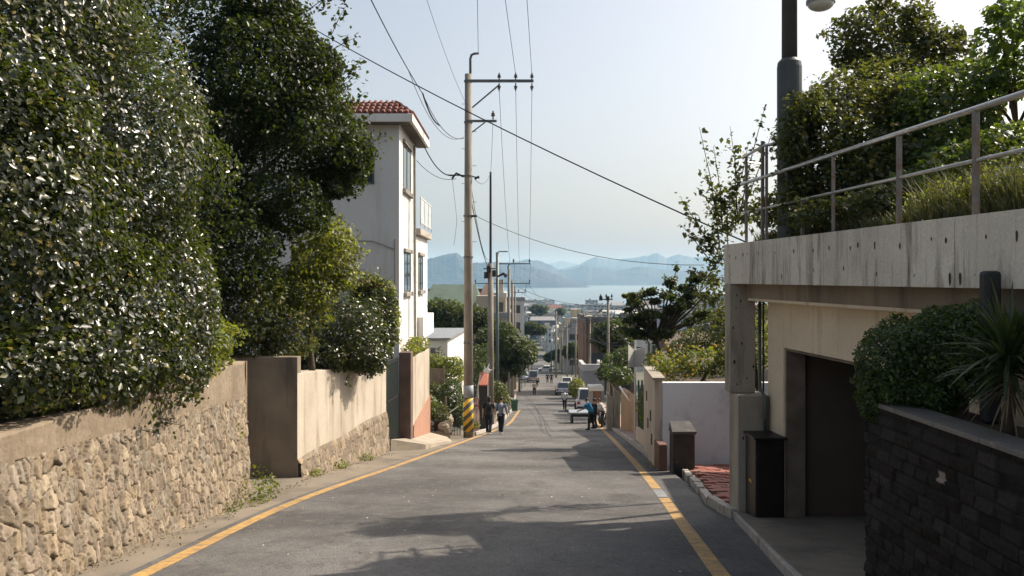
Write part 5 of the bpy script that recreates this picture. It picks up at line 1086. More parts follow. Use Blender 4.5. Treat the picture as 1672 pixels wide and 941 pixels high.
# ================================================================== PEOPLE
SKIN = M('skin', (.40, .25, .18), (.36, .22, .15), 8, rough=.55); HAIR = M('black_hair', (.012, .010, .010), (.02, .015, .012), 30, rough=.5)
def cloth(name, c): return M(name, c, tuple(x * .75 for x in c), 8, rough=.9, bump=.3, bscale=30)
def remesh(o, v): 
    m_ = o.modifiers.new('merge', 'REMESH'); m_.mode = 'VOXEL'; m_.voxel_size = v; m_.use_smooth_shade = True
def person(label, loc, rz, top, bottom, pose='walk', h=1.72, shoes=None, sleeve=.6, hairl=0, det=1):
    """faces +Y before rotation; limbs taper; body, shirt, trousers are continuous skins"""
    r = thing('person', loc, label, 'person', None, rz)
    s = h / 1.72; V3 = lambda x, y, z: Vector((x * s, y * s, z * s))
    st = {'walk': (.20, -.22), 'stand': (.04, -.03), 'sit': (.42, .40), 'lean': (.10, -.12)}[pose]
    sit = pose == 'sit'; pz = .93 if not sit else .55; lean = .0 if pose != 'lean' else .20
    pel = V3(0, 0, pz); chest = V3(0, .02 + lean * .7, pz + .36); neck = V3(0, .03 + lean, pz + .56); head = V3(0, .05 + lean * 1.15, pz + .69)
    B = MB(); T = MB(); Q = MB()
    def torso(m_, g):
        m_.tube([V3(0, 0, pz - .10), V3(0, 0, pz), V3(0, .01, pz + .15), chest, V3(0, .02 + lean * .9, pz + .48), V3(0, .03 + lean, pz + .545)], [((.145 + g) * s, (.10 + g) * s), ((.165 + g) * s, (.115 + g) * s), ((.145 + g) * s, (.10 + g) * s), ((.175 + g) * s, (.115 + g) * s), ((.165 + g) * s, (.09 + g) * s), (.06 * s, .055 * s)], 14)
    torso(B, 0); torso(T, .014)
    B.tube([V3(0, .025 + lean * .95, pz + .50), neck, V3(0, .04 + lean * 1.1, pz + .64)], [.055 * s, .05 * s, .052 * s], 10)
    B.ball(head + V3(0, 0, .02), (.075 * s, .092 * s, .115 * s), 14); B.ball(head + V3(0, .06, -.055), (.045 * s, .04 * s, .04 * s), 8)
    B.ball(head + V3(0, .098, -.005), (.012 * s, .018 * s, .022 * s), 6)
    for e in (-1, 1): B.ball(head + V3(e * .077, -.005, 0), (.012 * s, .02 * s, .03 * s), 6)
    for i, e in enumerate((-1, 1)):
        sw = st[i]; hip = V3(e * .09, 0, pz - .03)
        if sit: knee = V3(e * .14, .42, pz - .02); ank = V3(e * .14, .40, .08)
        else: knee = V3(e * .10, sw * .55 + .03, .50); ank = V3(e * .10, sw - (.06 if sw < 0 else 0), .09 + (.05 if sw < -.1 else 0))
        B.tube([hip, hip.lerp(knee, .5), knee, knee.lerp(ank, .35), ank], [.088 * s, .075 * s, .056 * s, .056 * s, .038 * s], 10)
        Q.tube([hip + V3(0, 0, .05), hip.lerp(knee, .5), knee, knee.lerp(ank, .4), ank + V3(0, 0, -.02)], [.108 * s, .092 * s, .074 * s, .070 * s, .062 * s], 12)
        B.tube([ank - V3(0, .05, .03), ank + V3(0, .05, -.045), ank + V3(0, .15, -.055)], [.036 * s, .038 * s, .025 * s], 8)
        sh = MB(); sh.tube([ank + V3(0, -.08, -.035), ank + V3(0, 0, -.02), ank + V3(0, .08, -.04), ank + V3(0, .19, -.062)], [.035 * s, .052 * s, .046 * s, .028 * s], 10)
        sh.build('shoe', shoes or WHITEW, r, smooth=True, local=True)
        aw = -sw * .9 if not sit else .35
        shd = V3(e * .185, .02 + lean * .9, pz + .49)
        if pose == 'lean': elb = V3(e * .24, .20 + lean, pz + .22); wr = V3(e * .20, .42 + lean, pz + .12)
        elif sit: elb = V3(e * .25, .12, pz + .22); wr = V3(e * .22, .36, pz + .20)
        else: elb = V3(e * .25, aw * .35 - .02, pz + .20); wr = V3(e * .26, aw * .9 + .04, pz - .04)
        B.tube([shd, shd.lerp(elb, .5), elb, elb.lerp(wr, .4), wr], [.052 * s, .047 * s, .038 * s, .036 * s, .026 * s], 10)
        cut = min(1, sleeve * 2); T.tube([shd, shd.lerp(elb, .5 * cut), shd.lerp(elb, cut)], [.072 * s, .064 * s, .060 * s], 10)
        if sleeve > .5: T.tube([elb, elb.lerp(wr, (sleeve - .5) * 2)], [.058 * s, .046 * s], 10)
        d = (wr - elb).normalized(); pm = wr + d * .055 * s
        B.tube([wr, pm, wr + d * .09 * s], [(.022 * s, .026 * s), (.018 * s, .040 * s), (.014 * s, .038 * s)], 8)
        side = d.cross(Vector((1, 0, 0))).normalized()
        for k in range(4):
            b0 = wr + d * .085 * s + side * (k - 1.5) * .019 * s; l = (.062, .075, .07, .055)[k] * s; cu = Vector((-e * .022 * s, 0, 0))
            B.tube([b0, b0 + d * l * .5 + cu * .4, b0 + d * l + cu * 1.2], [.0095 * s, .009 * s, .007 * s], 6)
        b0 = wr + d * .03 * s + side * .03 * s; B.tube([b0, b0 + d * .03 * s + side * .022 * s, b0 + d * .06 * s + side * .03 * s], [.012 * s, .010 * s, .008 * s], 6)
    Q.tube([V3(0, 0, pz - .11), V3(0, 0, pz + .02), V3(0, .005, pz + .10)], [(.16 * s, .115 * s), (.178 * s, .13 * s), (.16 * s, .118 * s)], 14)
    o = B.build('body', SKIN, r, local=True); remesh(o, .009 if det else .02)
    o = T.build('shirt', top, r, local=True); remesh(o, .014 if det else .025)
    o = Q.build('trousers', bottom, r, local=True); remesh(o, .014 if det else .025)
    m_ = MB(); m_.ball(head + V3(0, -.016, .045), (.086 * s, .098 * s, .098 * s), 14)
    if hairl: m_.ball(head + V3(0, -.05, -.05), (.075 * s, .06 * s, .11 * s), 12)
    m_.build('hair', HAIR, r, smooth=True, local=True)
    m_ = MB()
    for e in (-1, 1): m_.ball(head + V3(e * .03, .083, .012), .010 * s, 6)
    m_.build('eyes', M('eye_dark', (.02, .015, .012)), r, local=True)
    m_ = MB(); m_.box(-.022 * s, .022 * s, head[1] + .093 * s, head[1] + .098 * s, head[2] - .052 * s, head[2] - .044 * s); m_.build('mouth', M('lips', (.30, .12, .10)), r, local=True)
    return r
BLKC = cloth('black_cloth', (.018, .018, .02)); NAVY = cloth('navy_trousers', (.02, .024, .035)); GREYB = cloth('grey_blue_jacket', (.20, .24, .32)); TEAL = cloth('bright_blue_shirt', (.03, .20, .38)); WHC = cloth('white_shirt', (.62, .62, .60)); DKT = cloth('dark_trousers', (.025, .025, .028)); DKSH = M('dark_shoe', (.03, .03, .03)); BEI = cloth('beige_top', (.40, .33, .25))
def at(px, d): return (PX(px, d), d, hz(d) + .012)
g = 'pedestrians'
pp = [person('person in a black short-sleeved top and dark trousers, walking downhill, left of the pair', at(798, 39.6), R(-8), BLKC, NAVY, 'walk', 1.74, sleeve=.4, hairl=1),
      person('person in a grey-blue jacket and dark trousers, walking downhill, right of the pair', at(818, 40.2), R(-14), GREYB, NAVY, 'walk', 1.72, sleeve=.9)]
pp.append(person('person in a bright blue shirt and dark trousers standing at the right kerb', at(965, 45), R(70), TEAL, DKT, 'lean', 1.66, shoes=DKSH, sleeve=.5))
pp.append(person('person in a white top stooping beside the one in the blue shirt', at(984, 47.5), R(110), WHC, DKT, 'lean', 1.58, shoes=DKSH, sleeve=.5))
pp.append(person('person in black standing half behind the one in the blue shirt', at(971, 46.6), R(60), BLKC, DKT, 'stand', 1.6, shoes=DKSH, sleeve=.8))
pp.append(person('person in a pale top and dark trousers walking on the right half of the road', at(922, 66), R(170), WHC, DKT, 'walk', 1.62, shoes=DKSH, sleeve=.6, det=0))
pp.append(person('small distant person in a dark top, alone in the middle of the road', at(872.5, 101), R(0), BEI, BLKC, 'walk', 1.62, shoes=DKSH, sleeve=.8, det=0))
pp.append(person('tiny distant person in dark clothes, left of the far walking two', at(894, 141), R(0), BLKC, DKT, 'walk', 1.7, shoes=DKSH, sleeve=.9, det=0))
pp.append(person('tiny distant person in navy clothes, right of the far walking two', at(900.5, 138), R(0), NAVY, DKT, 'walk', 1.75, shoes=DKSH, sleeve=.9, det=0))
pp.append(person('tiny distant person in a beige top beside the parked van on the left kerb', at(877, 128), R(180), BEI, BLKC, 'stand', 1.7, shoes=DKSH, sleeve=.9, det=0))
for o in pp: o['group'] = 'people on the street'

# ================================================================== VEHICLES
def car(label, px, d, rz, paint, kind='car', lights=(.45, .02, .02)):
    L, W, Hh = {'car': (4.3, 1.72, 1.48), 'van': (4.9, 1.85, 1.95), 'mini': (4.1, 1.68, 1.72), 'truck': (4.9, 1.72, 1.9)}[kind]
    r = thing({'car': 'parked_car', 'van': 'parked_van', 'mini': 'parked_car', 'truck': 'small_truck'}[kind], (PX(px, d), d, hz(d) + .01), label, {'truck': 'truck', 'van': 'van'}.get(kind, 'car'), 'vehicles on the street', rz)
    pitch = math.atan2(hz(d + 2) - hz(d - 2), 4); r.rotation_euler = (pitch * math.cos(rz), -pitch * math.sin(rz) * 0, rz)
    hb = .72 if kind != 'truck' else .75
    prof = [(-L / 2, .32), (-L / 2 + .05, hb), (-L / 2 + .2, hb + .1), (L / 2 - .9, hb + .12), (L / 2 - .1, hb - .05), (L / 2, .35), (L / 2 - .15, .22), (-L / 2 + .15, .22)]
    m_ = MB(); n = len(prof)
    for x in (-W / 2, W / 2): m_.v += [(x, y, z) for y, z in prof]
    m_.f.append(tuple(range(n))); m_.f.append(tuple(reversed(range(n, 2 * n)))); m_.m += [0, 0]
    for i in range(n): j = (i + 1) % n; m_.f.append((i, n + i, n + j, j)); m_.m.append(0)
    m_.build('body', paint, r, bevel=.06, local=True, smooth=False)
    y0, y1 = {'car': (-L / 2 + .55, L / 2 - 1.1), 'van': (-L / 2 + .08, L / 2 - .6), 'mini': (-L / 2 + .12, L / 2 - .95), 'truck': (L / 2 - 1.6, L / 2 - .35)}[kind]
    t0, t1 = (.55, .6) if kind == 'car' else (.18, .5)
    W2 = W * .46; W3 = W * .38
    cab = MB().hexa([(-W2, y0, hb + .09), (W2, y0, hb + .09), (W2, y1, hb + .09), (-W2, y1, hb + .09), (-W3, y0 + t0, Hh), (W3, y0 + t0, Hh), (W3, y1 - t1, Hh), (-W3, y1 - t1, Hh)])
    cb = cab.build('cabin', paint, r, bevel=.06, local=True)
    def pane(a, b, c, d_, k=.012):
        A = [Vector(q) for q in (a, b, c, d_)]; nn = (A[1] - A[0]).cross(A[3] - A[0]).normalized() * k; cc = sum(A, Vector()) / 4
        A = [cc + (q - cc) * .82 + nn for q in A]; MB().quad(*[tuple(q) for q in A]).build('window', GLASS, cb, local=True)
    bl_, br, fr, fl = (-W2, y0, hb + .09), (W2, y0, hb + .09), (W2, y1, hb + .09), (-W2, y1, hb + .09)
    tl_, tr_, ur, ul = (-W3, y0 + t0, Hh), (W3, y0 + t0, Hh), (W3, y1 - t1, Hh), (-W3, y1 - t1, Hh)
    pane(bl_, br, tr_, tl_); pane(br, fr, ur, tr_); pane(fr, fl, ul, ur); pane(fl, bl_, tl_, ul)
    TY = M('tyre_rubber', (.02, .02, .02), rough=.8); RIM = M('wheel_rim', (.35, .35, .36), rough=.4, metal=.6)
    for x in (-W / 2 + .02, W / 2 - .02):
        for y in (-L / 2 + .85, L / 2 - .85):
            w_ = MB().tube([(x - .1, y, .31), (x + .1, y, .31)], .31, 18).build('wheel', TY, r, local=True)
            MB().tube([(x - .108, y, .31), (x + .108, y, .31)], .18, 14).build('rim', RIM, w_, local=True)
    LR = M('tail_light_%g' % lights[0], lights, rough=.3); LW = M('headlight_glass', (.7, .7, .68), rough=.2)
    for e in (-1, 1):
        MB().box(e * W * .40 - .11, e * W * .40 + .11, -L / 2 - .01, -L / 2 + .06, hb - .16, hb + .04).build('tail_light', LR, r, local=True)
        MB().box(e * W * .38 - .14, e * W * .38 + .14, L / 2 - .09, L / 2 + .012, hb - .26, hb - .12).build('headlight', LW, r, local=True)
    MB().box(-.26, .26, -L / 2 - .02, -L / 2 + .02, .42, .54).build('number_plate', LW, r, local=True)
    MB().box(-W / 2 + .05, W / 2 - .05, -L / 2 - .06, -L / 2 + .1, .24, .40).build('bumper', M('bumper_dark', (.05, .05, .05)), r, local=True)
    if kind == 'truck':
        MB().box(-W / 2, W / 2, -L / 2, y0 - .08, .78, .92).build('flatbed', paint, r, local=True)
    return r
PW = M('white_car_paint', (.70, .70, .70), (.66, .66, .66), 1, rough=.25, spec=.6); PS = M('silver_car_paint', (.38, .40, .42), (.35, .37, .39), 1, rough=.3, metal=.5); PG = M('dark_green_van_paint', (.10, .13, .12), (.08, .11, .10), 1, rough=.3); PRD = M('red_car_paint', (.30, .04, .03), (.26, .03, .03), 1, rough=.3); PB = M('pale_blue_car_paint', (.45, .55, .62), (.42, .5, .58), 1, rough=.3)
car('white minivan with red tail lights parked at the right kerb behind the people', 958, 66, R(-3), PW, 'mini')
car('silver car parked farther down on the right half of the road', 919, 103, R(-2), PS, 'car')
car('dark green-grey van driving in the middle distance on the left', 870.5, 146, R(0), M('van_grey', (.30, .33, .33), (.25, .28, .28), 1, rough=.3), 'van')
car('pale blue-white small car at the far left kerb beside the van', 856, 152, R(0), PB, 'car')
car('tiny white car crossing at the bottom of the street', 891, 228, R(80), PW, 'car')
car('red car parked at the right kerb just beyond the white minivan', 958, 75, R(-3), PRD, 'car')
car('white car parked beyond the silver one at the right kerb', 925, 125, R(-2), PW, 'car')
# handcart with flat top
cx_, cd = PX(944, 51.5), 51.5
r = thing('flat_cart', (cx_, cd, hz(cd)), 'flat white-topped cart standing at the right kerb beside the blue-shirted person', 'cart')
MB().box(cx_ - .55, cx_ + .95, 51.0, 52.2, hz(cd) + .60, hz(cd) + .70).build('bed', PS, r, bevel=.02)
MB().box(cx_ - .45, cx_ + .85, 51.1, 52.1, hz(cd) + .42, hz(cd) + .598).build('frame', DKMETAL, r)
for x in (cx_ - .38, cx_ + .7):
    for y in (51.15, 52.05): MB().tube([(x - .05, y, hz(y) + .21), (x + .05, y, hz(y) + .21)], .21, 14).build('wheel', DKMETAL, r)
for y in (51.1, 52.1): MB().tube([(cx_ - .55, y, hz(cd) + .6), (cx_ - .75, y, hz(cd) + .75)], .02, 6).build('handle', DKMETAL, r)
# brick booth with a white cap
r = thing('brick_booth', (PX(975, 60), 60, hz(60)), 'narrow red-brown brick booth with a bright white slab roof behind the people', 'booth')
MB().box(PX(970, 60), PX(981, 60), 59.7, 60.5, hz(60) - .2, PZ(637, 60)).build('wall', M('booth_brick', (.26, .14, .10), (.20, .11, .08), 3, bump=.4), r)
MB().box(PX(961, 60), PX(984, 60), 59.4, 60.9, PZ(637, 60) + .003, PZ(630, 60)).build('roof', WHITEW, r, bevel=.02)
MB().box(PX(962, 60), PX(969, 60), 60.0, 60.5, hz(60) - .2, PZ(637, 60)).build('door', PS, r)
r = thing('scooter', (PX(990, 48.5), 48.8, hz(48.8)), 'dark scooter parked against the gateposts behind the person in white', 'scooter', None, R(20))
m_ = MB(); m_.tube([(0, -.55, .55), (0, -.2, .62), (0, .05, .40), (0, .35, .38), (0, .55, .75), (0, .5, .95)], [.10, .14, .10, .07, .09, .05], 10); o = m_.build('body', M('scooter_paint', (.05, .05, .06), rough=.3), r, local=True, smooth=True)
MB().tube([(0, -.6, .70), (0, -.2, .74), (0, .0, .70)], [(.10, .04), (.13, .05), (.08, .03)], 10).build('saddle', BLKC, r, local=True, smooth=True)
MB().tube([(-.3, .45, 1.0), (0, .52, .97), (.3, .45, 1.0)], .02, 6).build('handlebar', DKMETAL, r, local=True)
for y in (-.5, .65): MB().tube([(-.06, y, .23), (.06, y, .23)], .23, 18).build('wheel', DKMETAL, r, local=True)

# ================================================================== BUILDINGS: middle distance and town
WDK = M('dark_window', (.05, .06, .07), (.03, .04, .05), 1, rough=.2, spec=.6)
def facade(m_, x0, x1, y0, z0, z1, nf, mat_i=1, wr=.55, step=2.6, rg=None):
    """inset-looking windows on the uphill face"""
    for f in range(nf):
        za = z1 - (f + 1) * 3.0 + .9; zb = za + 1.35
        if za < z0: break
        n = max(1, int((x1 - x0) / step)); w_ = (x1 - x0) / n
        for k in range(n):
            if rg and rg.random() < .15: continue
            a = x0 + k * w_ + w_ * (1 - wr) / 2; m_.box(a, a + w_ * wr, y0 - .04, y0 + .05, za, zb, mat_i)
def block(label, x0, x1, y0, y1, zt, wall, roof, group=None, nf=3, name='building', pent=True, parts=True, seed=0, zb=None, roofkind='flat', cat='building'):
    rg = random.Random(seed + int(x0 * 10)); zb = zb if zb is not None else hz(y0) - 6
    r = thing(name, ((x0 + x1) / 2, (y0 + y1) / 2, max(zb, hz(y0) - .5)), label, cat, group)
    MB().box(x0, x1, y0, y1, zb, zt).build('wall', wall, r)
    m_ = MB()
    if roofkind == 'flat':
        t = .3; m_.box(x0 - .1, x1 + .1, y0 - .1, y0 + t, zt + .003, zt + .7); m_.box(x0 - .1, x0 + t, y0 + t, y1, zt + .003, zt + .7); m_.box(x1 - t, x1 + .1, y0 + t, y1, zt + .003, zt + .7); m_.box(x0 + t, x1 - t, y0 + t, y1, zt + .003, zt + .15)
    else:
        o_ = .4; ym = (y0 + y1) / 2; hh = (y1 - y0) * .22
        n = len(m_.v); m_.v += [(x0 - o_, y0 - o_, zt + .003), (x1 + o_, y0 - o_, zt + .003), (x1 + o_, y1 + o_, zt + .003), (x0 - o_, y1 + o_, zt + .003), (x0 + .8, ym, zt + hh), (x1 - .8, ym, zt + hh)]
        for f in ((0, 1, 5, 4), (2, 3, 4, 5), (1, 2, 5), (3, 0, 4), (3, 2, 1, 0)): m_.f.append(tuple(n + i for i in f)); m_.m.append(0)
    m_.build('roof', roof, r)
    if parts:
        for f in range(nf):
            za = zt - (f + 1) * 3.0 + .9
            n = max(1, int((x1 - x0) / 2.8)); w_ = (x1 - x0) / n
            for k in range(n):
                if rg.random() < .12: continue
                a = x0 + k * w_ + w_ * .22; q = MB().box(a, a + w_ * .56, y0 - .05, y0 + .04, za, za + 1.4).build('window', WDK, r)
    if pent and roofkind == 'flat' and rg.random() < .7:
        a = rg.uniform(x0 + .5, x1 - 3.2) if x1 - x0 > 5 else x0 + .5
        MB().box(a, a + min(2.8, (x1 - x0) * .5), y0 + 1, y0 + 4, zt + .16, zt + 2.6).build('stair_head', wall, r)
    return r
def bm(n, c, k=.85): return M(n, c, tuple(x * k for x in c), .5, stain=tuple(x * .5 for x in c), sscale=.5, sthr=(.5, .85))
BCOL = {'cream': bm('town_cream', (.52, .46, .36)), 'white': bm('town_white', (.56, .56, .55)), 'grey': bm('town_grey', (.34, .34, .34)), 'brown brick': bm('town_brick', (.15, .10, .08)), 'beige': bm('town_beige', (.42, .36, .29)), 'dark grey': bm('town_dark', (.14, .14, .15)), 'pale blue': bm('town_blue', (.40, .48, .54))}
ROOFC = {'grey': bm('roof_grey', (.28, .28, .28)), 'green': bm('roof_green', (.10, .14, .11)), 'blue': bm('roof_blue', (.14, .20, .28)), 'red': bm('roof_red', (.20, .10, .08)), 'white': bm('roof_white', (.55, .55, .53))}
b1 = block('dark brown brick building with big dark windows on the right side of the street', PX(957, 105), PX(1038, 105), 105, 118, PZ(527, 105), BCOL['brown brick'], BCOL['dark grey'], nf=3, seed=1)
block('blank pale grey walled shed at the foot of the dark brick building', PX(952, 90), PX(987, 90), 90, 95, PZ(606, 90), BCOL['grey'], ROOFC['white'], nf=0, pent=False, parts=False, name='shed')
block('white building with a grey roof behind the garden trees at the right', PX(1110, 88), PX(1215, 88), 88, 102, PZ(522, 88), BCOL['pale blue'], ROOFC['grey'], nf=2, seed=3)
block('pale lilac-white house higher up behind the twiggy shrub', PX(1145, 120), PX(1230, 120), 120, 135, PZ(492, 120), BCOL['white'], ROOFC['white'], nf=2, seed=4)
block('long grey building with a green roof left of the near pole, behind the small house', PX(690, 125), PX(782, 125), 125, 140, PZ(502, 125), BCOL['grey'], ROOFC['green'], nf=2, roofkind='hip', seed=5)
block('brown-roofed building behind the long grey one at the left, under the dark hill', PX(700, 150), PX(790, 150), 150, 162, PZ(478, 150), BCOL['beige'], ROOFC['red'], nf=2, seed=6)
r = block('cream gabled house with one big dark window, between the near pole and the slim mast', PX(781, 112), PX(803, 112), 112, 124, PZ(496, 112), BCOL['cream'], BCOL['brown brick'], nf=0, roofkind='hip', pent=False, seed=7)
MB().box(PX(783, 112), PX(791, 112), 111.9, 112.1, PZ(516, 112), PZ(500, 112)).build('window', WDK, r)
block('bright cream house just right of the slim mast', PX(806, 125), PX(826, 125), 125, 136, PZ(486, 125), BCOL['cream'], ROOFC['white'], nf=2, seed=8)
block('pale house with a flat roof between the mast poles above the round tree', PX(826, 150), PX(856, 150), 150, 162, PZ(492, 150), BCOL['white'], ROOFC['grey'], nf=2, seed=9)
block('grey house low behind the round tree, left of the street', PX(770, 100), PX(835, 100), 100, 110, PZ(520, 100), BCOL['beige'], ROOFC['grey'], nf=2, seed=10)
for k, (px, py, d, rx, rz_, lab) in enumerate([(715, 512, 90, 2.6, 1.7, 'dark green tree row behind the small white house, leftmost crown'), (745, 518, 88, 2.2, 1.5, 'dark green crown between the white house and the near pole'), (775, 524, 84, 1.8, 1.6, 'dark tree crown right behind the near pole'),
                                            (868, 536, 230, 3, 2.0, 'hazy green tree beyond the round tree'), (862, 572, 165, 1.6, 2.0, 'dark tree on the left kerb beyond the round tree'), (934, 572, 190, 1.8, 2.0, 'hazy dark tree among the thin poles'), (908, 580, 250, 2.5, 2.0, 'far small tree at the bottom of the street'), (1000, 552, 80, 2.0, 1.8, 'leafy tree in front of the dark brick building, right part'), (880, 506, 620, 7, 4, 'faint round tree in the hazy town above the round tree')]):
    plant('street_tree', lab, 'tree', (PX(px, d), d, hz(d)), [wpt(px, py, d, (rx, rx * .8, rz_)), wpt(px - rx * 5, py + 4, d, (rx * .6, rx * .6, rz_ * .7)), wpt(px + rx * 5, py + 3, d, (rx * .6, rx * .6, rz_ * .7))], .0026 * d + .06, max(3, 60 * (90 / d) ** 1.6), LEAF_DARK if k in (5, 6) else LEAF_PINE, 130 + k, trunk=.15, lump=.25, depth=.3, group='trees among the houses')

rg0 = random.Random(42)
town = []
y = 128.0
cand = []
while y < 1560:
    wdt = np.interp(y, [120, 300, 700, 1500], [9, 12, 18, 30]); x = -.14 * y - 10; right = .30 * y
    while x < right:
        W_ = wdt * rg0.uniform(.6, 1.3); yy = y + rg0.uniform(-.2, .2) * wdt
        xc = float((XL(min(yy, 500)) + XR(min(yy, 500))) / 2)
        gap = 6.8 if yy < 420 else (5 if yy < 700 else 0)
        if not (x + W_ > xc - gap and x < xc + gap):
            cand.append((x, W_ * .92, yy, wdt * rg0.uniform(.6, 1.0)))
            x += W_ * rg0.choice([1.0, 1.05, 1.2])
        else: x = xc + gap
    y += wdt * rg0.uniform(.95, 1.25)
for (x, W_, yy, D_) in cand:
    pxc = CX + F * (x + W_ / 2) / yy
    if yy < 165 and pxc < 860: continue
    if yy < 200 and 935 < pxc < 1240: continue
    hh = rg0.choice([6.5, 8, 9, 10, 12.5]) if yy < 600 else rg0.choice([8, 10, 12, 15, 20])
    if yy > 900 and rg0.random() < .08: hh = 24
    zt = hz(yy) + hh
    lim = PZ(510 if yy < 900 else (498 if rg0.random() < .85 else 489), yy) if pxc > 850 else PZ(495, yy)
    zt = min(zt, lim - rg0.uniform(0, 2))
    town.append((x, W_, yy, D_, zt, hh, rg0.choice(['cream', 'cream', 'white', 'white', 'white', 'grey', 'grey', 'grey', 'brown brick', 'beige', 'dark grey', 'pale blue', 'pale blue']), rg0.choice(['grey', 'grey', 'white', 'white', 'green', 'blue', 'red']), rg0.random()))  # greys and pale blues favoured: wall colours carry part of the distance haze
TB = []
for k, (x, W_, yy, D_, zt, hh, cw_, cr_, u) in enumerate(town):
    m_ = MB(); zb = hz(yy) - 12; m_.box(x, x + W_, yy, yy + D_, zb, zt, 0)
    t = .35
    if u < .2 and W_ < 25:
        o_ = .4; ym = yy + D_ / 2; n = len(m_.v); m_.v += [(x - o_, yy - o_, zt + .01), (x + W_ + o_, yy - o_, zt + .01), (x + W_ + o_, yy + D_ + o_, zt + .01), (x - o_, yy + D_ + o_, zt + .01), (x + .8, ym, zt + D_ * .2), (x + W_ - .8, ym, zt + D_ * .2)]
        for f in ((0, 1, 5, 4), (2, 3, 4, 5), (1, 2, 5), (3, 0, 4), (3, 2, 1, 0)): m_.f.append(tuple(n + i for i in f)); m_.m.append(2)
    else:
        m_.box(x - .1, x + W_ + .1, yy - .1, yy + t, zt + .003, zt + .8, 0); m_.box(x - .1, x + t, yy + t + .002, yy + D_, zt + .003, zt + .8, 0); m_.box(x + W_ - t, x + W_ + .1, yy + t + .002, yy + D_, zt + .003, zt + .8, 0); m_.box(x + t, x + W_ - t, yy + t + .002, yy + D_, zt + .003, zt + .2, 2)
        if u < .75: a = x + W_ * (u * .8); m_.box(a, a + min(3.2, W_ * .3), yy + 1, yy + 4.5, zt + .21, zt + 3.0, 0)
        if .4 < u < .8: m_.cyl(x + W_ * (1.05 - u), yy + 2.5, zt + .21, zt + 2.2, .9, n=10, mi=3)
    facade(m_, x, x + W_, yy, hz(yy), zt, int(hh / 3) + 1, 1, rg=rg0, step=2.8 if yy < 500 else 4.2)
    # the sunlit side facing the street also has windows
    sx = x + W_ if pxc < 880 else x
    for f in range(int(hh / 3)):
        za = zt - (f + 1) * 3 + .9
        for q in range(int(D_ / 3)): m_.box(sx - .05, sx + .05, yy + 1 + q * 3, yy + 2.3 + q * 3, za, za + 1.35, 1)
    o = m_.build('town_house', [BCOL[cw_], WDK, ROOFC[cr_], M('water_tank', (.45, .36, .12) if False else (.20, .28, .36))])
    o['category'] = 'house' if hh < 11 else 'building'
    TB.append((o, x + W_ / 2, yy, cw_, cr_, hh))
# keep the houses that can be seen from the street (or from a step aside), then give each a label of its own
bpy.context.view_layer.update(); dg = bpy.context.evaluated_depsgraph_get()
keep = []
names = {}
for (o, xc, yy, cw_, cr_, hh) in TB:
    me = o.data; vs = [o.matrix_world @ v.co for v in me.vertices]; tops = sorted(vs, key=lambda v: -v.z)[:14]
    w0 = [v for v in vs]; xs_ = [v.x for v in vs]; zt = max(v.z for v in vs); pts = [Vector((min(xs_) + (max(xs_) - min(xs_)) * fx, yy - .12, zt - 1.2 - dz)) for fx in (.06, .3, .5, .7, .94) for dz in (0, 2.2, 5)] + [v + Vector((0, -.05, -.05)) for v in tops[:6]]
    seen = False
    for ox in (0, -.8, .8):
        for p in pts:
            q = p
            if not (680 < CX + F * q.x / q.y < 1250): continue
            og = Vector((ox, 0, 0)); d = (q - og); L_ = d.length; d.normalize(); pos = og; hit_it = False
            for _ in range(4):
                hit, loc, nrm, idx, ob, mw = SC.ray_cast(dg, pos, d, distance=L_ + 3)
                if hit and ob.name == 'haze': pos = loc + d * .05; continue
                break
            if (not hit) or ob == o: seen = True; break
        if seen: break
    if seen: keep.append((o, xc, yy, cw_, cr_, hh))
    else: bpy.data.objects.remove(o)
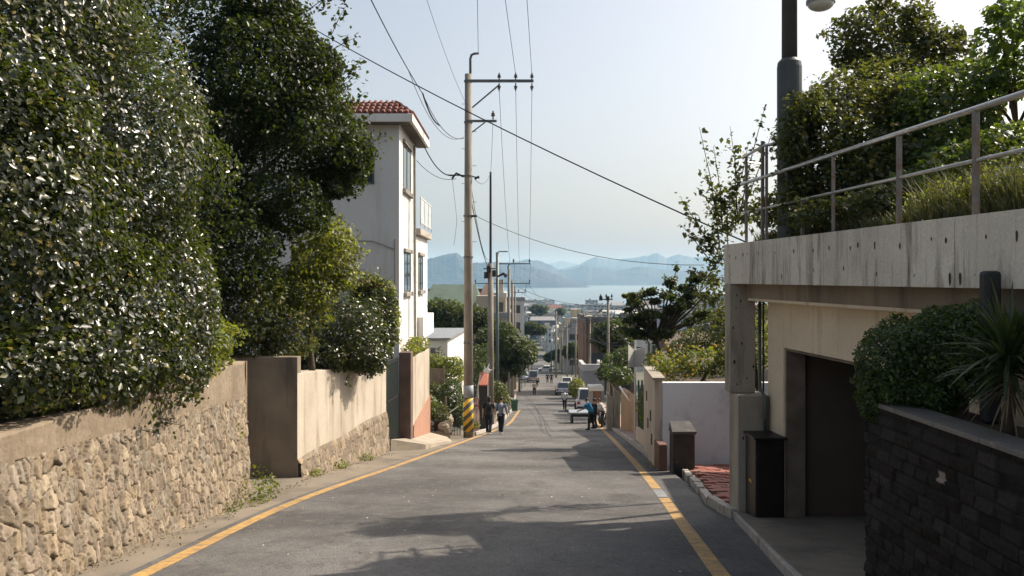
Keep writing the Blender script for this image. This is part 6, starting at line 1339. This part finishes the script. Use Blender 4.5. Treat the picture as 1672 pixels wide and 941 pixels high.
ordn = ['first', 'second', 'third', 'fourth', 'fifth', 'sixth', 'seventh', 'eighth', 'ninth', 'tenth', 'eleventh', 'twelfth', 'thirteenth', 'fourteenth', 'fifteenth', 'sixteenth', 'seventeenth', 'eighteenth', 'nineteenth', 'twentieth']
bands = [(0, 230, 'in the near rows'), (230, 420, 'at the street bottom'), (420, 800, 'in the middle town'), (800, 1150, 'in the far town'), (1150, 2000, 'along the water')]
for lo, hi, txt in bands:
    for cw_ in BCOL:
        grp = sorted([k for k in keep if lo <= k[2] < hi and k[3] == cw_], key=lambda k: k[1] / k[2])
        for i, k in enumerate(grp):
            o = k[0]; kind = o['category']
            if len(grp) == 1: o['label'] = f'only {cw_} {kind} {txt}'
            else: o['label'] = f'{cw_} {kind} {txt}, {ordn[min(i, 19)]} {cw_} one from left'
            o['group'] = 'houses of the town below'


# ---------- litter on the road and a manhole of stuff
def gp3(rg, n):
    y = rg.uniform(7, 60, n) ; y = 7 + (y - 7) ** 1.0; t = rg.random(n); x = XL(y) + (XR(y) - XL(y)) * t; return np.stack([x, y, -H(y) + .012], 1)
rg = np.random.default_rng(8); C = gp3(rg, 420); N = rg.normal(0, .25, C.shape) + [0, 0, 1]
V, Fc = leaf_mesh(C, N, .03, rg, droop=0, aspect=.8, fold=.15)
o = mk('leaf_litter', V, Fc, leafmat('pale_litter', [(0, (.30, .25, .18)), (.6, (.5, .46, .38)), (.9, (.75, .72, .66)), (1, (.45, .20, .04))], rough=.8, trans=.1)); o['kind'] = 'stuff'; o['label'] = 'fallen petals and leaf scraps scattered on the asphalt'
rg = np.random.default_rng(9); n = 900; y = rg.uniform(5.5, 27, n); x = np.interp(y, [5, 15.5, 19.4, 28], [-4.65, -4.62, -4.6, -3.9]) + np.abs(rg.normal(0, .14, n)); C = np.stack([x, y, -H(y) + .0], 1); N = rg.normal(0, .4, C.shape) + [0, 0, 1]
V, Fc = leaf_mesh(C, N, .032, rg, droop=0, aspect=.7, fold=.2)
o = mk('leaf_litter', V, Fc, leafmat('brown_litter', [(0, (.10, .06, .03)), (.6, (.20, .13, .07)), (1, (.35, .24, .12))], rough=.8, trans=.1)); o['kind'] = 'stuff'; o['label'] = 'brown dead leaves gathered in the left gutter'
